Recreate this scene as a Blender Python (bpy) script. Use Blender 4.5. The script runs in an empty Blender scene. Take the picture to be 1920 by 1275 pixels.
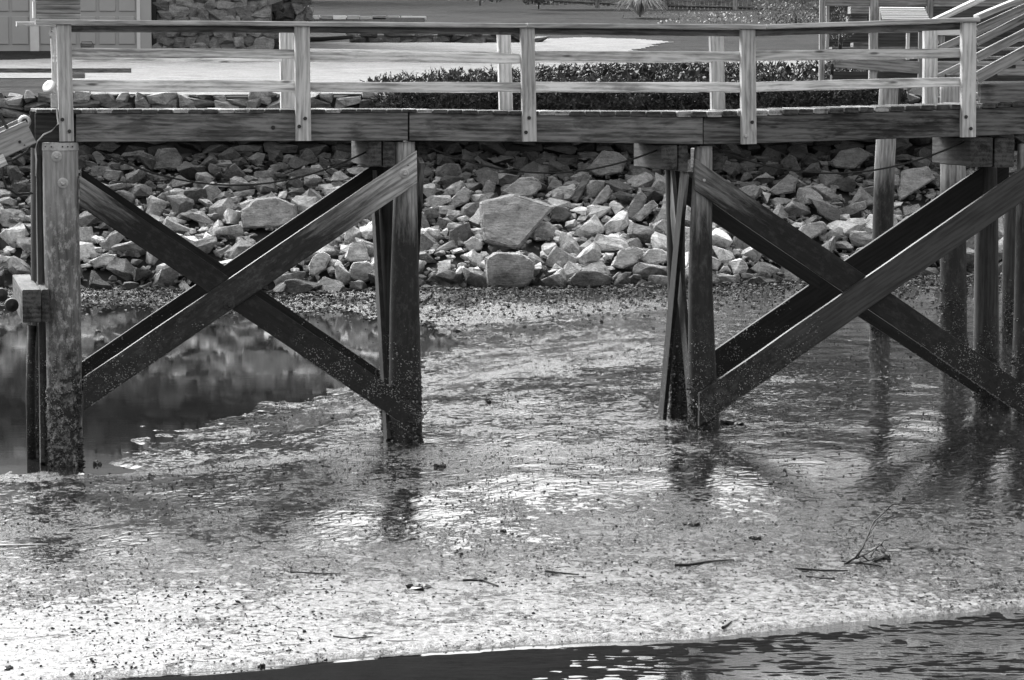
import bpy, bmesh, math, random
from mathutils import Vector, Matrix, noise
random.seed(7)
R = math.radians
scene = bpy.context.scene
C = bpy.data.collections.new('scene'); scene.collection.children.link(C)

# ------------------------------------------------------------------ camera
F = 5400.0                      # focal length in photo pixels (1920 wide)
PITCH = math.atan(497.5/F)
cam = bpy.data.cameras.new('camera'); camo = bpy.data.objects.new('camera', cam); C.objects.link(camo)
cam.sensor_width = 36; cam.lens = F/1920*36; cam.clip_end = 2000; cam.clip_start = 0.5
camo.rotation_euler = (math.pi/2-PITCH, 0, 0)
scene.camera = camo
scene.render.resolution_x = 1024; scene.render.resolution_y = 680
# ------------------------------------------------------------------ world, sun, exposure
w = bpy.data.worlds.new('World'); scene.world = w; w.use_nodes = True
nt = w.node_tree; bg = nt.nodes['Background']
sky = nt.nodes.new('ShaderNodeTexSky'); sky.sky_type = 'NISHITA'; sky.sun_disc = False
SUN_EL, SUN_AZ = 40, -30         # azimuth: degrees right of straight ahead (+Y); negative = left
sky.sun_elevation = R(SUN_EL); sky.sun_rotation = R(SUN_AZ); sky.air_density = 2.0; sky.dust_density = 6.0
bw = nt.nodes.new('ShaderNodeRGBToBW')
nt.links.new(sky.outputs[0], bw.inputs[0]); nt.links.new(bw.outputs[0], bg.inputs['Color'])
bg.inputs['Strength'].default_value = 0.15
sl = bpy.data.lights.new('sun', 'SUN'); so = bpy.data.objects.new('sun', sl); C.objects.link(so)
sl.energy = 2.0; sl.angle = R(35); sl.color = (1, 1, 1)
sd = Vector((math.sin(R(SUN_AZ))*math.cos(R(SUN_EL)), math.cos(R(SUN_AZ))*math.cos(R(SUN_EL)), math.sin(R(SUN_EL))))
so.rotation_euler = (-sd).to_track_quat('-Z', 'Y').to_euler()
scene.view_settings.view_transform = 'Standard'; scene.view_settings.look = 'None'
scene.view_settings.exposure = 1.5; scene.view_settings.gamma = 1

# ------------------------------------------------------------------ pixel -> ray -> point
cp, sp = math.cos(PITCH), math.sin(PITCH)
def ray(u, v):
    a = (u-960)/F; b = -(v-637.5)/F
    return Vector((a, cp + b*sp, -sp + b*cp))
def at(u, v, Y):
    r = ray(u, v); return r*(Y/r.y)
TH = R(12.2)
PD = Vector((math.cos(TH), math.sin(TH), 0)); PN = Vector((-math.sin(TH), math.cos(TH), 0))   # along / away from camera
PA = at(118, 500, 30)
def pp(u, v, off=0.0):
    """point on the pier plane, off metres behind its front face"""
    r = ray(u, v); A = PA + PN*off
    return r*(A.dot(PN)/r.dot(PN))
def onz(u, v, z):
    r = ray(u, v); return r*(z/r.z)
def lerp(pts, x):
    if x <= pts[0][0]: return pts[0][1]
    for (a, b), (c, d) in zip(pts, pts[1:]):
        if x <= c: return b+(d-b)*(x-a)/(c-a)
    return pts[-1][1]
def sstep(a, b, x):
    t = max(0, min(1, (x-a)/(b-a))); return t*t*(3-2*t)
def nz(x, y, z=0): return noise.noise(Vector((x, y, z)))

# ------------------------------------------------------------------ terrain heights
POOL_Z = -4.10
WATER_Z = -4.105
SHORE = [(-400, 1322), (180, 1264), (500, 1242), (700, 1223), (960, 1203), (1300, 1190), (1600, 1160), (1920, 1131), (2300, 1090)]
POOL = [(-300, 560), (0, 578), (160, 572), (400, 572), (640, 590), (800, 612), (862, 648), (800, 668), (700, 700), (560, 742),
        (430, 772), (330, 795), (240, 825), (215, 862), (150, 880), (0, 888), (-300, 905)]
poolw = [(p.x, p.y) for p in (onz(u, v, POOL_Z) for u, v in POOL)]
shorew = [(p.x, p.y) for p in (onz(u, v, -4.08) for u, v in SHORE)]
def poly_sd(x, y, poly):
    d = 1e9; ins = False; n = len(poly)
    for i in range(n):
        ax, ay = poly[i]; bx, by = poly[(i+1) % n]
        ex, ey = bx-ax, by-ay; wx, wy = x-ax, y-ay
        t = max(0, min(1, (wx*ex+wy*ey)/(ex*ex+ey*ey)))
        d = min(d, (wx-ex*t)**2+(wy-ey*t)**2)
        if (ay > y) != (by > y) and x < (bx-ax)*(y-ay)/(by-ay)+ax: ins = not ins
    return -math.sqrt(d) if ins else math.sqrt(d)
TOE = [(-12, 54.5), (-7, 54.0), (-4, 52.9), (0, 52.2), (3, 52.2), (6, 53.6), (10, 55), (14, 55)]
WALLY = 59.0
LAND = [(59, -.42), (66, -.12), (80, .55), (90, 1.05), (120, 2.67), (160, 4.2), (300, 9)]
def mud(x, y):
    z = -4.07 + .13*sstep(-5, -1, x) + .05*sstep(-1, 2.5, x) + .04*sstep(3, 9, x)
    z += .012*nz(x*.8, y*.5) + .006*nz(x*3, y*2, 5)
    z += .07*sstep(47, 53, y)
    d = poly_sd(x, y, poolw)
    z = min(z, POOL_Z - .02 + .035*sstep(-.4, .8, d+.9*nz(x*1.2, y*.5, 3)+.55*nz(x*4, y*1.6)+.25*nz(x*11, y*5))+ .25*sstep(.6, 3.5, d)) if d < 3.5 else z
    sy = lerp(shorew, x) + .06*nz(x*1.2, 3.3) + .03*nz(x*5, 1)
    near = sstep(0, 8, y-sy); z = (WATER_Z+.035)*(1-near)+z*near
    if y < sy+.10:
        z0 = z
        f = sstep(-.3, 3.0, x); isl = .4*nz(x*.5+4, y*1.8, 9)+.4*nz(x*1.6, y*6, 2)+.4*nz(x*5, y*15, 6)
        z = WATER_Z-.05; k_ = sstep(-.10, .18, sy-y); z = z0*(1-k_)+z*k_
    return z
def slope_z(x, y):
    t = lerp(TOE, x)
    base = mud(x, t)-.04
    f = (y-t)/(WALLY-.7-t)
    return base + (-1.72-base)*min(1, f)**.92
def land_z(x, y):
    return lerp(LAND, y) + .03*nz(x*.3, y*.3)
def ground(x, y):
    if y < lerp(TOE, x): return mud(x, y)
    if y < WALLY: return slope_z(x, y)
    return land_z(x, y)
def hit(u, v, start=18.0):
    r = ray(u, v); Y = start
    while Y < 280:
        p = r*(Y/r.y)
        if p.z <= ground(p.x, p.y): return p
        Y += .08
    return r*(280/r.y)

# ------------------------------------------------------------------ node material helpers
def new_mat(name):
    m = bpy.data.materials.new(name); m.use_nodes = True
    return m, m.node_tree, m.node_tree.nodes['Principled BSDF']
def N(t, kind, **kw):
    n = t.nodes.new(kind)
    for k, v in kw.items(): setattr(n, k, v)
    return n
def L(t, a, b): t.links.new(a, b)
def mapping(t, src, scale, rnd=True):
    mp = N(t, 'ShaderNodeMapping'); mp.inputs['Scale'].default_value = scale
    if rnd:
        oi = N(t, 'ShaderNodeObjectInfo'); mu = N(t, 'ShaderNodeMath', operation='MULTIPLY'); mu.inputs[1].default_value = 61.7
        L(t, oi.outputs['Random'], mu.inputs[0])
        ad = N(t, 'ShaderNodeVectorMath', operation='ADD'); L(t, src, ad.inputs[0]); L(t, mu.outputs[0], ad.inputs[1]); src = ad.outputs[0]
    L(t, src, mp.inputs['Vector']); return mp.outputs[0]
def noi(t, vec, scale, detail=6, rough=.6, dist=0):
    n = N(t, 'ShaderNodeTexNoise'); n.inputs['Scale'].default_value = scale; n.inputs['Detail'].default_value = detail
    n.inputs['Roughness'].default_value = rough; n.inputs['Distortion'].default_value = dist
    if vec: L(t, vec, n.inputs['Vector'])
    return n.outputs['Fac']
def ramp(t, src, pts):
    r = N(t, 'ShaderNodeValToRGB'); e = r.color_ramp.elements
    while len(e) < len(pts): e.new(.5)
    for i, (p, v) in enumerate(pts): e[i].position = p; e[i].color = (v, v, v, 1)
    L(t, src, r.inputs[0]); return r.outputs[0]
def mth(t, op, a, b=None, clamp=False):
    n = N(t, 'ShaderNodeMath', operation=op); n.use_clamp = clamp
    for i, s in enumerate((a, b)):
        if s is None: continue
        if isinstance(s, (int, float)): n.inputs[i].default_value = s
        else: L(t, s, n.inputs[i])
    return n.outputs[0]
def mix(t, f, a, b):
    n = N(t, 'ShaderNodeMix', data_type='FLOAT')
    for i, s in zip((0, 2, 3), (f, a, b)):
        if isinstance(s, (int, float)): n.inputs[i].default_value = s
        else: L(t, s, n.inputs[i])
    return n.outputs[0]
def bump(t, h, b, strength, dist, normal=None):
    n = N(t, 'ShaderNodeBump'); n.inputs['Strength'].default_value = strength; n.inputs['Distance'].default_value = dist
    L(t, h, n.inputs['Height'])
    if normal: L(t, normal, n.inputs['Normal'])
    L(t, n.outputs[0], b.inputs['Normal']); return n.outputs[0]
def world_z(t):
    g = N(t, 'ShaderNodeNewGeometry'); s = N(t, 'ShaderNodeSeparateXYZ'); L(t, g.outputs['Position'], s.inputs[0]); return g.outputs['Position'], s.outputs['Z']

def wood(name, lo, hi, rough=.75, tide=None, knots=True, wet=.022, stain=0.0, spec=.3):
    """weathered sawn timber, grain along local X. tide=(z0,z1) darkens below that height (wet weed-stained wood)."""
    m, t, b = new_mat(name)
    tc = N(t, 'ShaderNodeTexCoord').outputs['Object']
    v = mapping(t, tc, (.7, 6, 6))
    g1 = noi(t, v, 1.5, 8, .66, 1.6)
    v2 = mapping(t, tc, (3, 60, 60)); g2 = noi(t, v2, 1.5, 4, .6)
    v3 = mapping(t, tc, (.55, 1.6, 4.2)); wv = N(t, 'ShaderNodeTexWave', wave_type='RINGS', rings_direction='Y'); 
    wv.inputs['Scale'].default_value = 1.5; wv.inputs['Distortion'].default_value = 3.5; wv.inputs['Detail'].default_value = 4; wv.inputs['Detail Scale'].default_value = 2.0
    L(t, v3, wv.inputs['Vector'])
    g3 = noi(t, mapping(t, tc, (.8, 2.5, 2.5)), 1.8, 5, .6, .4)
    g = mth(t, 'ADD', mth(t, 'ADD', mth(t, 'MULTIPLY', g1, .42), mth(t, 'MULTIPLY', g3, .27)), mth(t, 'ADD', mth(t, 'MULTIPLY', g2, .24), mth(t, 'MULTIPLY', wv.outputs['Fac'], .07)))
    c = ramp(t, g, [(.30, lo*.5), (.42, lo), (.56, hi), (.72, hi*1.15)])
    oi = N(t, 'ShaderNodeObjectInfo')
    c = mth(t, 'MULTIPLY', c, mth(t, 'ADD', mth(t, 'MULTIPLY', oi.outputs['Random'], .35), .82))
    if knots:
        vk = mapping(t, tc, (1.6, 6, 6)); vo = N(t, 'ShaderNodeTexVoronoi'); vo.inputs['Scale'].default_value = 1.0; L(t, vk, vo.inputs['Vector'])
        k = ramp(t, vo.outputs['Distance'], [(.05, .25), (.12, 1), (1, 1)]); c = mth(t, 'MULTIPLY', c, k)
    if stain:
        vs = mapping(t, tc, (1.3, 3, 6)); s = ramp(t, noi(t, vs, 1.5, 5, .65, .5), [(.50, 1), (.62, 1-stain), (1, 1-stain)]); c = mth(t, 'MULTIPLY', c, s)
    rgh = rough
    if tide:
        pos, z = world_z(t)
        zz = mth(t, 'ADD', z, mth(t, 'MULTIPLY', mth(t, 'SUBTRACT', noi(t, mapping(t, tc, (2, 14, 14)), 1.2, 5, .7), .5), 1.1))
        mr = N(t, 'ShaderNodeMapRange'); mr.inputs['From Min'].default_value = tide[0]; mr.inputs['From Max'].default_value = tide[1]; L(t, zz, mr.inputs['Value'])
        dark = mth(t, 'MULTIPLY', ramp(t, g1, [(.3, .4), (.7, 1.8)]), wet)
        dark = mth(t, 'ADD', dark, mth(t, 'MULTIPLY', ramp(t, noi(t, mapping(t, tc, (5, 9, 9)), 1.7, 6, .75), [(.5, 0), (.72, 1)]), wet*3.5))
        c = mix(t, mr.outputs[0], dark, c)
        rgh = mix(t, mr.outputs[0], .55, rough)
    # crust of weed and barnacles near the mud
    pos, z = world_z(t)
    cz = mth(t, 'ADD', z, mth(t, 'MULTIPLY', mth(t, 'SUBTRACT', noi(t, pos, 3.0, 5, .7), .5), 1.6))
    cm = N(t, 'ShaderNodeMapRange'); cm.inputs['From Min'].default_value = -2.75; cm.inputs['From Max'].default_value = -3.15; L(t, cz, cm.inputs['Value'])
    vb = N(t, 'ShaderNodeTexVoronoi'); vb.inputs['Scale'].default_value = 55; L(t, pos, vb.inputs['Vector'])
    spots = mth(t, 'MULTIPLY', ramp(t, vb.outputs['Distance'], [(.22, 1), (.34, 0)]), ramp(t, noi(t, pos, 9, 4, .7), [(.47, 0), (.6, 1)]))
    bar = mix(t, spots, .014, .34)
    patch = ramp(t, noi(t, pos, 14, 5, .75), [(.42, 0), (.52, 1)])
    c = mix(t, mth(t, 'MULTIPLY', cm.outputs[0], patch), c, bar)
    L(t, c, b.inputs['Base Color'])
    if isinstance(rgh, float): b.inputs['Roughness'].default_value = rgh
    else: L(t, rgh, b.inputs['Roughness'])
    b.inputs['Specular IOR Level'].default_value = spec
    bump(t, g, b, .5, .006)
    return m
M = {}
M['rail'] = wood('weathered_rail_wood', .30, .78, .8)
M['post'] = wood('weathered_post_wood', .28, .56, .8, knots=False)
M['fascia'] = wood('stained_beam_wood', .07, .22, .7, stain=.55)
M['fasciadark'] = wood('dark_stained_beam_wood', .035, .15, .7, stain=.75)
M['deck'] = wood('deck_board_wood', .08, .34, .8, knots=False)
M['deckdark'] = wood('old_deck_board_wood', .02, .08, .8, knots=False)
M['joist'] = wood('creosote_joist_wood', .02, .06, .8, knots=False)
M['capbeam'] = wood('cap_beam_wood', .02, .08, .8, stain=.7)
M['pile'] = wood('piling_wood', .14, .34, .75, tide=(-1.75, -1.15), knots=False, wet=.014)
M['pilelight'] = wood('newer_piling_wood', .26, .42, .75, tide=(-1.75, -1.0), knots=False, wet=.11)
M['piledark'] = wood('creosote_piling_wood', .018, .05, .7, knots=False)
M['brace'] = wood('brace_wood', .16, .5, .7, tide=(-1.75, -.95), wet=.017)
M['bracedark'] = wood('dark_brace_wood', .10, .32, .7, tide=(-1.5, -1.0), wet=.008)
M['braceshade'] = wood('shade_black_brace_wood', .008, .018, .75, knots=False)  # shade on the far braces painted into a near-black wood colour
M['bracesmooth'] = wood('smooth_brace_wood', .022, .05, .6, knots=False)
M['greywood'] = wood('grey_structure_wood', .14, .34, .8)

def plain(name, v, rough=.6, metal=0.0, var=.25, scale=30, bmp=.0):
    m, t, b = new_mat(name)
    tc = N(t, 'ShaderNodeTexCoord').outputs['Object']
    n = noi(t, mapping(t, tc, (1, 1, 1)), scale, 6, .6)
    L(t, ramp(t, n, [(.25, v*(1-var)), (.75, v*(1+var))]), b.inputs['Base Color'])
    b.inputs['Roughness'].default_value = rough; b.inputs['Metallic'].default_value = metal
    if bmp: bump(t, n, b, .6, bmp)
    return m
M['galv'] = plain('galvanised_metal', .42, .5, .3, .3)
M['rust'] = plain('rusted_bolt_metal', .035, .7, .3, .4)
M['white'] = plain('white_enamel', .8, .4, 0, .05)
M['cable'] = plain('black_cable_rubber', .012, .55)
M['cablelight'] = plain('pale_conduit_plastic', .5, .5)
M['barn'] = plain('barnacle_shell', .20, .7, 0, .95, 25)
M['weed'] = plain('wet_weed', .012, .5, 0, .5, 20)
M['door'] = plain('garage_door_paint', .36, .6, 0, .05, 3)
M['trim'] = plain('white_trim_paint', .62, .6, 0, .08, 5)
M['dark'] = plain('dark_opening', .01, .9)
M['mortar'] = plain('stone_mortar', .16, .9, 0, .3, 12, .01)
M['earth'] = plain('dark_earth', .02, .95, 0, .5, 6, .02)
M['twig'] = plain('dead_twig_bark', .012, .8, 0, .4, 20)
M['shell'] = plain('white_shell', .75, .5, 0, .1, 20)

def leafmat(name, lo, hi):
    m, t, b = new_mat(name)
    a = N(t, 'ShaderNodeAttribute', attribute_name='tone').outputs['Fac']
    L(t, ramp(t, a, [(0, lo), (1, hi)]), b.inputs['Base Color']); b.inputs['Roughness'].default_value = .6
    return m
M['leaf'] = leafmat('juniper_leaf', .012, .085)
M['leaf2'] = leafmat('shrub_leaf', .05, .28)
M['leafdry'] = leafmat('dry_grass_blade', .12, .5)
M['leafwood'] = leafmat('woodland_leaf', .015, .05)

def rockmat():
    m, t, b = new_mat('riprap_stone')
    tc = N(t, 'ShaderNodeTexCoord').outputs['Object']
    oi = N(t, 'ShaderNodeObjectInfo')
    at_ = N(t, 'ShaderNodeAttribute', attribute_name='tone').outputs['Fac']
    sepc = N(t, 'ShaderNodeSeparateColor'); L(t, oi.outputs['Color'], sepc.inputs[0])
    v = mapping(t, tc, (1, 1, 1))
    n1 = noi(t, v, 5, 8, .68); n2 = noi(t, v, 26, 5, .7); n3 = noi(t, mapping(t, tc, (1.5, 2, 9)), 3, 5, .6, .6)
    c = mth(t, 'ADD', mth(t, 'MULTIPLY', n1, .5), mth(t, 'ADD', mth(t, 'MULTIPLY', n2, .25), mth(t, 'MULTIPLY', n3, .25)))
    c = ramp(t, c, [(.34, .2), (.46, .75), (.54, 1.05), (.68, 1.65)])
    c = mth(t, 'MULTIPLY', c, mth(t, 'MULTIPLY', sepc.outputs[0], at_))
    # wet weedy zone at the foot of the slope
    pos, z = world_z(t)
    zz = mth(t, 'ADD', z, mth(t, 'MULTIPLY', mth(t, 'SUBTRACT', noi(t, pos, 2.5, 5, .7), .5), .8))
    mr = N(t, 'ShaderNodeMapRange'); mr.inputs['From Min'].default_value = -3.75; mr.inputs['From Max'].default_value = -3.55; L(t, zz, mr.inputs['Value'])
    c = mth(t, 'MULTIPLY', c, mix(t, mr.outputs[0], .42, 1.0))
    L(t, c, b.inputs['Base Color']); b.inputs['Roughness'].default_value = .8; b.inputs['Specular IOR Level'].default_value = .3
    h = mth(t, 'ADD', mth(t, 'MULTIPLY', n1, 1.0), mth(t, 'ADD', mth(t, 'MULTIPLY', n2, .35), mth(t, 'MULTIPLY', n3, .6)))
    bump(t, h, b, 1.0, .06)
    return m
M['rock'] = rockmat()

def mudmat():
    m, t, b = new_mat('wet_mud')
    pos, z = world_z(t)
    sep = N(t, 'ShaderNodeSeparateXYZ'); L(t, pos, sep.inputs[0])
    flat = N(t, 'ShaderNodeVectorMath', operation='MULTIPLY'); flat.inputs[1].default_value = (1, 1, 0); L(t, pos, flat.inputs[0]); p2 = flat.outputs[0]
    big = noi(t, mapping(t, p2, (.16, .32, 1), False), 1.0, 4, .55, .8)     # drained / wet areas
    mid = noi(t, mapping(t, p2, (1.7, 1.1, 1), False), 1.0, 5, .7, .5)
    f0 = noi(t, mapping(t, p2, (8, 7, 1), False), 1.0, 6, .8, .3)
    f1 = noi(t, mapping(t, p2, (15, 12, 1), False), 1.0, 5, .8); f2 = noi(t, p2, 70, 3, .7)
    hgt = mth(t, 'ADD', mth(t, 'MULTIPLY', f0, .6), mth(t, 'MULTIPLY', f1, .4))
    # sky glare put into the tone: paler silt near, darker film far and right
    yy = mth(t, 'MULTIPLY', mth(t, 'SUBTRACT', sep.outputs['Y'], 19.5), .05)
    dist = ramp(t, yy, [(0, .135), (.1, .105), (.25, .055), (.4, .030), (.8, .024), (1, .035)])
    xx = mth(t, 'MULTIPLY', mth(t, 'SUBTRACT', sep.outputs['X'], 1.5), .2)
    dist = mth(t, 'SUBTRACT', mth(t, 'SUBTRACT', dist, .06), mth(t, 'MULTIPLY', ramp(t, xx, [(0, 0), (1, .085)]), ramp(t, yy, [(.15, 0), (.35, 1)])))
    wet = mth(t, 'ADD', mth(t, 'MULTIPLY', big, .22), mth(t, 'ADD', mth(t, 'MULTIPLY', mid, .22), mth(t, 'MULTIPLY', hgt, .56)))
    wet = mth(t, 'ADD', wet, dist)
    dry = ramp(t, wet, [(.48, 0), (.50, .2), (.52, .65), (.545, 1)])                                  # 0 = standing film of water, 1 = drained silt
    grain = mth(t, 'ADD', mth(t, 'MULTIPLY', f1, .6), mth(t, 'MULTIPLY', f2, .4))
    silt = ramp(t, grain, [(.40, .02), (.46, .14), (.54, .34), (.64, .60)])
    film = ramp(t, grain, [(.44, .003), (.50, .010), (.55, .03), (.60, .15)])
    silt = mth(t, 'MULTIPLY', silt, ramp(t, mth(t, 'ADD', yy, mth(t, 'MULTIPLY', mth(t, 'SUBTRACT', big, .5), .35)), [(0, 1), (.14, .80), (.27, .33), (.42, .08), (.8, .07), (1, .16)]))  # silt albedo drops with distance, painting the near-bank glare into its colour
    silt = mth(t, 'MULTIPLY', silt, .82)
    L(t, mix(t, dry, film, silt), b.inputs['Base Color'])
    b.inputs['IOR'].default_value = 1.4
    h = mth(t, 'ADD', mth(t, 'MULTIPLY', f1, .6), mth(t, 'MULTIPLY', f2, .25))
    calm = ramp(t, mth(t, 'ADD', yy, mth(t, 'MULTIPLY', mth(t, 'SUBTRACT', big, .5), .5)), [(.12, 1), (.28, .8), (.42, .40), (1, .34)])
    calm_ = ramp(t, calm, [(.38, 0), (.9, 1)])
    L(t, mix(t, dry, .07, mix(t, calm_, .16, .36)), b.inputs['Roughness'])
    L(t, mix(t, dry, .5, mix(t, calm_, .5, .30)), b.inputs['Specular IOR Level'])
    h = mth(t, 'MULTIPLY', mth(t, 'MULTIPLY', h, mix(t, dry, .10, 1.5)), calm)
    bump(t, h, b, .8, .03)
    dn = N(t, 'ShaderNodeDisplacement'); dn.inputs['Midlevel'].default_value = .5; dn.inputs['Scale'].default_value = .042; L(t, mth(t, 'ADD', .5, mth(t, 'MULTIPLY', calm, mth(t, 'SUBTRACT', hgt, .5))), dn.inputs['Height'])
    L(t, dn.outputs[0], t.nodes['Material Output'].inputs['Displacement']); m.displacement_method = 'DISPLACEMENT'
    return m
M['mud'] = mudmat()

def watermat(name, ripple, dark=.01, windy=False):
    m, t, b = new_mat(name)
    pos, z = world_z(t)
    b.inputs['Base Color'].default_value = (dark, dark, dark, 1); b.inputs['Roughness'].default_value = .008; b.inputs['IOR'].default_value = 1.33
    b.inputs['Specular IOR Level'].default_value = .5
    n1 = noi(t, mapping(t, pos, (3, 5, 1), False), 1.0, 4, .6, .5); n2 = noi(t, mapping(t, pos, (22, 34, 1), False), 1.0, 3, .6)
    msk = ramp(t, noi(t, mapping(t, pos, (.5, .6, 1), False), 1.0, 3, .5), [(.4, .15), (.6, 1)])
    if windy:
        sx_ = N(t, 'ShaderNodeSeparateXYZ'); L(t, pos, sx_.inputs[0])
        msk = mth(t, 'MULTIPLY', msk, ramp(t, mth(t, 'MULTIPLY', mth(t, 'ADD', sx_.outputs['X'], -.2), .3), [(0, .05), (1, 1)]))
    h = mth(t, 'MULTIPLY', mth(t, 'ADD', n1, mth(t, 'MULTIPLY', n2, .45)), msk)
    bump(t, h, b, .8, ripple)
    return m
M['pool'] = watermat('still_water', .0005, .012)
M['water'] = watermat('rippled_water', .030, windy=True)

def groundmat(name, lo, hi, sc, b_=.02):
    m, t, b = new_mat(name); pos, z = world_z(t)
    n = mth(t, 'ADD', mth(t, 'MULTIPLY', noi(t, pos, sc, 8, .75), .65), mth(t, 'MULTIPLY', noi(t, pos, sc*.12, 5, .6), .35))
    L(t, ramp(t, n, [(.33, lo), (.66, hi)]), b.inputs['Base Color']); b.inputs['Roughness'].default_value = .95; b.inputs['Specular IOR Level'].default_value = .15
    bump(t, n, b, .8, b_); return m
M['bedshade'] = groundmat('shade_weed_channel_mud', .001, .008, 30, .01)  # near-black colour paints the bank-edge shade, with dark weed streaks at right
M['lawn'] = None
M['bedshade'].node_tree.nodes['Principled BSDF'].inputs['Specular IOR Level'].default_value = 0.02
M['gravel'] = groundmat('pale_gravel', .09, .27, 14)
M['lawn'] = groundmat('mown_lawn', .010, .06, 5, .08)
M['lawn'].node_tree.nodes['Principled BSDF'].inputs['Specular IOR Level'].default_value = 0.03
M['bank'] = groundmat('grey_bank', .15, .35, 10)

# ------------------------------------------------------------------ object helpers
W = {}
def obj(name, me, mat=None, parent=None, mw=None):
    if isinstance(me, bmesh.types.BMesh):
        d = bpy.data.meshes.new(name); me.to_mesh(d); me.free(); me = d
    if mat is not None and not me.materials: me.materials.append(M[mat] if isinstance(mat, str) else mat)
    o = bpy.data.objects.new(name, me); C.objects.link(o)
    mw = mw or Matrix.Identity(4)
    W[o.name] = mw.copy()
    if parent is not None:
        o.parent = parent; o.matrix_local = W[parent.name].inverted() @ mw
        o.matrix_parent_inverse = Matrix.Identity(4)
    else: o.matrix_world = mw
    return o
def tag(o, label=None, cat=None, group=None, kind=None):
    if label: o['label'] = label
    if cat: o['category'] = cat
    if group: o['group'] = group
    if kind: o['kind'] = kind
    return o
def thing(name, loc, label, cat, group=None):
    o = bpy.data.objects.new(name, None); C.objects.link(o); o.location = loc; o.empty_display_size = .2
    W[o.name] = Matrix.Translation(loc); return tag(o, label, cat, group)
def frame(p, x, z=None, y=None):
    """matrix at p with X along x and (roughly) Z or Y hinted"""
    x = x.normalized()
    if y is not None:
        zz = x.cross(y).normalized(); yy = zz.cross(x)
    else:
        yy = z.cross(x).normalized(); zz = x.cross(yy)
    m = Matrix((x, yy, zz)).transposed().to_4x4(); m.translation = p; return m
def board_bm(L_, t, h, ch=.006, jit=.002, skew0=0, skew1=0, warp=0.0):
    """chamfered plank centred on the origin: X length, Y thickness, Z height"""
    bm = bmesh.new(); n = max(2, int(L_/.22)); rings = []
    sd = random.random()*100
    for i in range(n+1):
        f = i/n; x = -L_/2+L_*f; r = []
        for (a, b) in ((-t/2+ch, -h/2), (t/2-ch, -h/2), (t/2, -h/2+ch), (t/2, h/2-ch), (t/2-ch, h/2), (-t/2+ch, h/2), (-t/2, h/2-ch), (-t/2, -h/2+ch)):
            sk = (skew0*(1-f)+skew1*f)*b
            r.append(bm.verts.new((x+sk, a+jit*nz(x*3, a*9, sd), b+jit*2*nz(x*2, b*5+9, sd)+warp*math.sin(f*math.pi))))
        rings.append(r)
    for a, b in zip(rings, rings[1:]):
        for k in range(8): bm.faces.new((a[k], a[(k+1) % 8], b[(k+1) % 8], b[k]))
    bm.faces.new(rings[0][::-1]); bm.faces.new(rings[-1])
    bmesh.ops.recalc_face_normals(bm, faces=bm.faces)
    return bm
def board(name, p0, p1, t, h, mat, parent=None, y=None, z=None, **kw):
    """plank whose centre line runs p0 -> p1; y = direction of its thickness"""
    mw = frame((p0+p1)/2, p1-p0, z=z, y=y if y is not None else (None if z is not None else PN))
    return obj(name, board_bm((p1-p0).length, t, h, **kw), mat, parent, mw)
def tube_bm(pts, r, seg=8, r1=None, bm=None):
    bm = bm or bmesh.new(); rings = []
    for i, p in enumerate(pts):
        a = pts[max(0, i-1)]; b = pts[min(len(pts)-1, i+1)]; d = (b-a).normalized()
        s = d.cross(Vector((0, 0, 1)) if abs(d.z) < .9 else Vector((1, 0, 0))).normalized(); q = s.cross(d)
        rr = r if r1 is None else r+(r1-r)*i/(len(pts)-1)
        rings.append([bm.verts.new(p+(s*math.cos(2*math.pi*k/seg)+q*math.sin(2*math.pi*k/seg))*rr) for k in range(seg)])
    for a, b in zip(rings, rings[1:]):
        for k in range(seg): 
            f = bm.faces.new((a[k], a[(k+1) % seg], b[(k+1) % seg], b[k])); f.smooth = True
    bm.faces.new(rings[0]); bm.faces.new(rings[-1][::-1])
    bmesh.ops.recalc_face_normals(bm, faces=bm.faces)
    return bm
def sag(a, b, s, n=16):
    return [a.lerp(b, i/n)-Vector((0, 0, s*4*(i/n)*(1-i/n))) for i in range(n+1)]
def disc_bm(r, h, seg=14, ch=.3):
    """short cylinder / bolt head along +Z... built towards -Y (camera side)"""
    bm = bmesh.new(); prof = [(r, 0), (r, -h*(1-ch)), (r*.72, -h), (0.0001, -h)]
    rings = [[bm.verts.new((rr*math.cos(2*math.pi*k/seg), y, rr*math.sin(2*math.pi*k/seg))) for k in range(seg)] for rr, y in prof]
    for a, b in zip(rings, rings[1:]):
        for k in range(seg): bm.faces.new((a[k], a[(k+1) % seg], b[(k+1) % seg], b[k]))
    bmesh.ops.remove_doubles(bm, verts=bm.verts, dist=1e-5); bmesh.ops.recalc_face_normals(bm, faces=bm.faces)
    return bm
PIER_ROT = Matrix((PD, PN, Vector((0, 0, 1)))).transposed().to_4x4()
def bolt(u, v, off, parent, r=.022, mat='rust', washer=False):
    p = pp(u, v, off); mw = Matrix.Translation(p) @ PIER_ROT
    if washer:
        o = obj('washer', disc_bm(r*2.0, .012), mat, parent, mw)
        obj('bolt', disc_bm(r, .04, 6), mat, parent, Matrix.Translation(-PN*.012) @ mw)
        return o
    return obj('bolt', disc_bm(r, .02, 8), mat, parent, mw)
def box_bm(x0, x1, y0, y1, z0, z1, ch=0.0, bm=None):
    bm = bm or bmesh.new()
    vs = [bm.verts.new((x, y, z)) for x in (x0, x1) for y in (y0, y1) for z in (z0, z1)]
    fs = [bm.faces.new([vs[i] for i in q]) for q in ((0, 1, 3, 2), (4, 6, 7, 5), (0, 4, 5, 1), (2, 3, 7, 6), (0, 2, 6, 4), (1, 5, 7, 3))]
    if ch: 
        es = list({e for f in fs for e in f.edges}); bmesh.ops.bevel(bm, geom=es, offset=ch, segments=1, affect='EDGES')
    return bm
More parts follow.
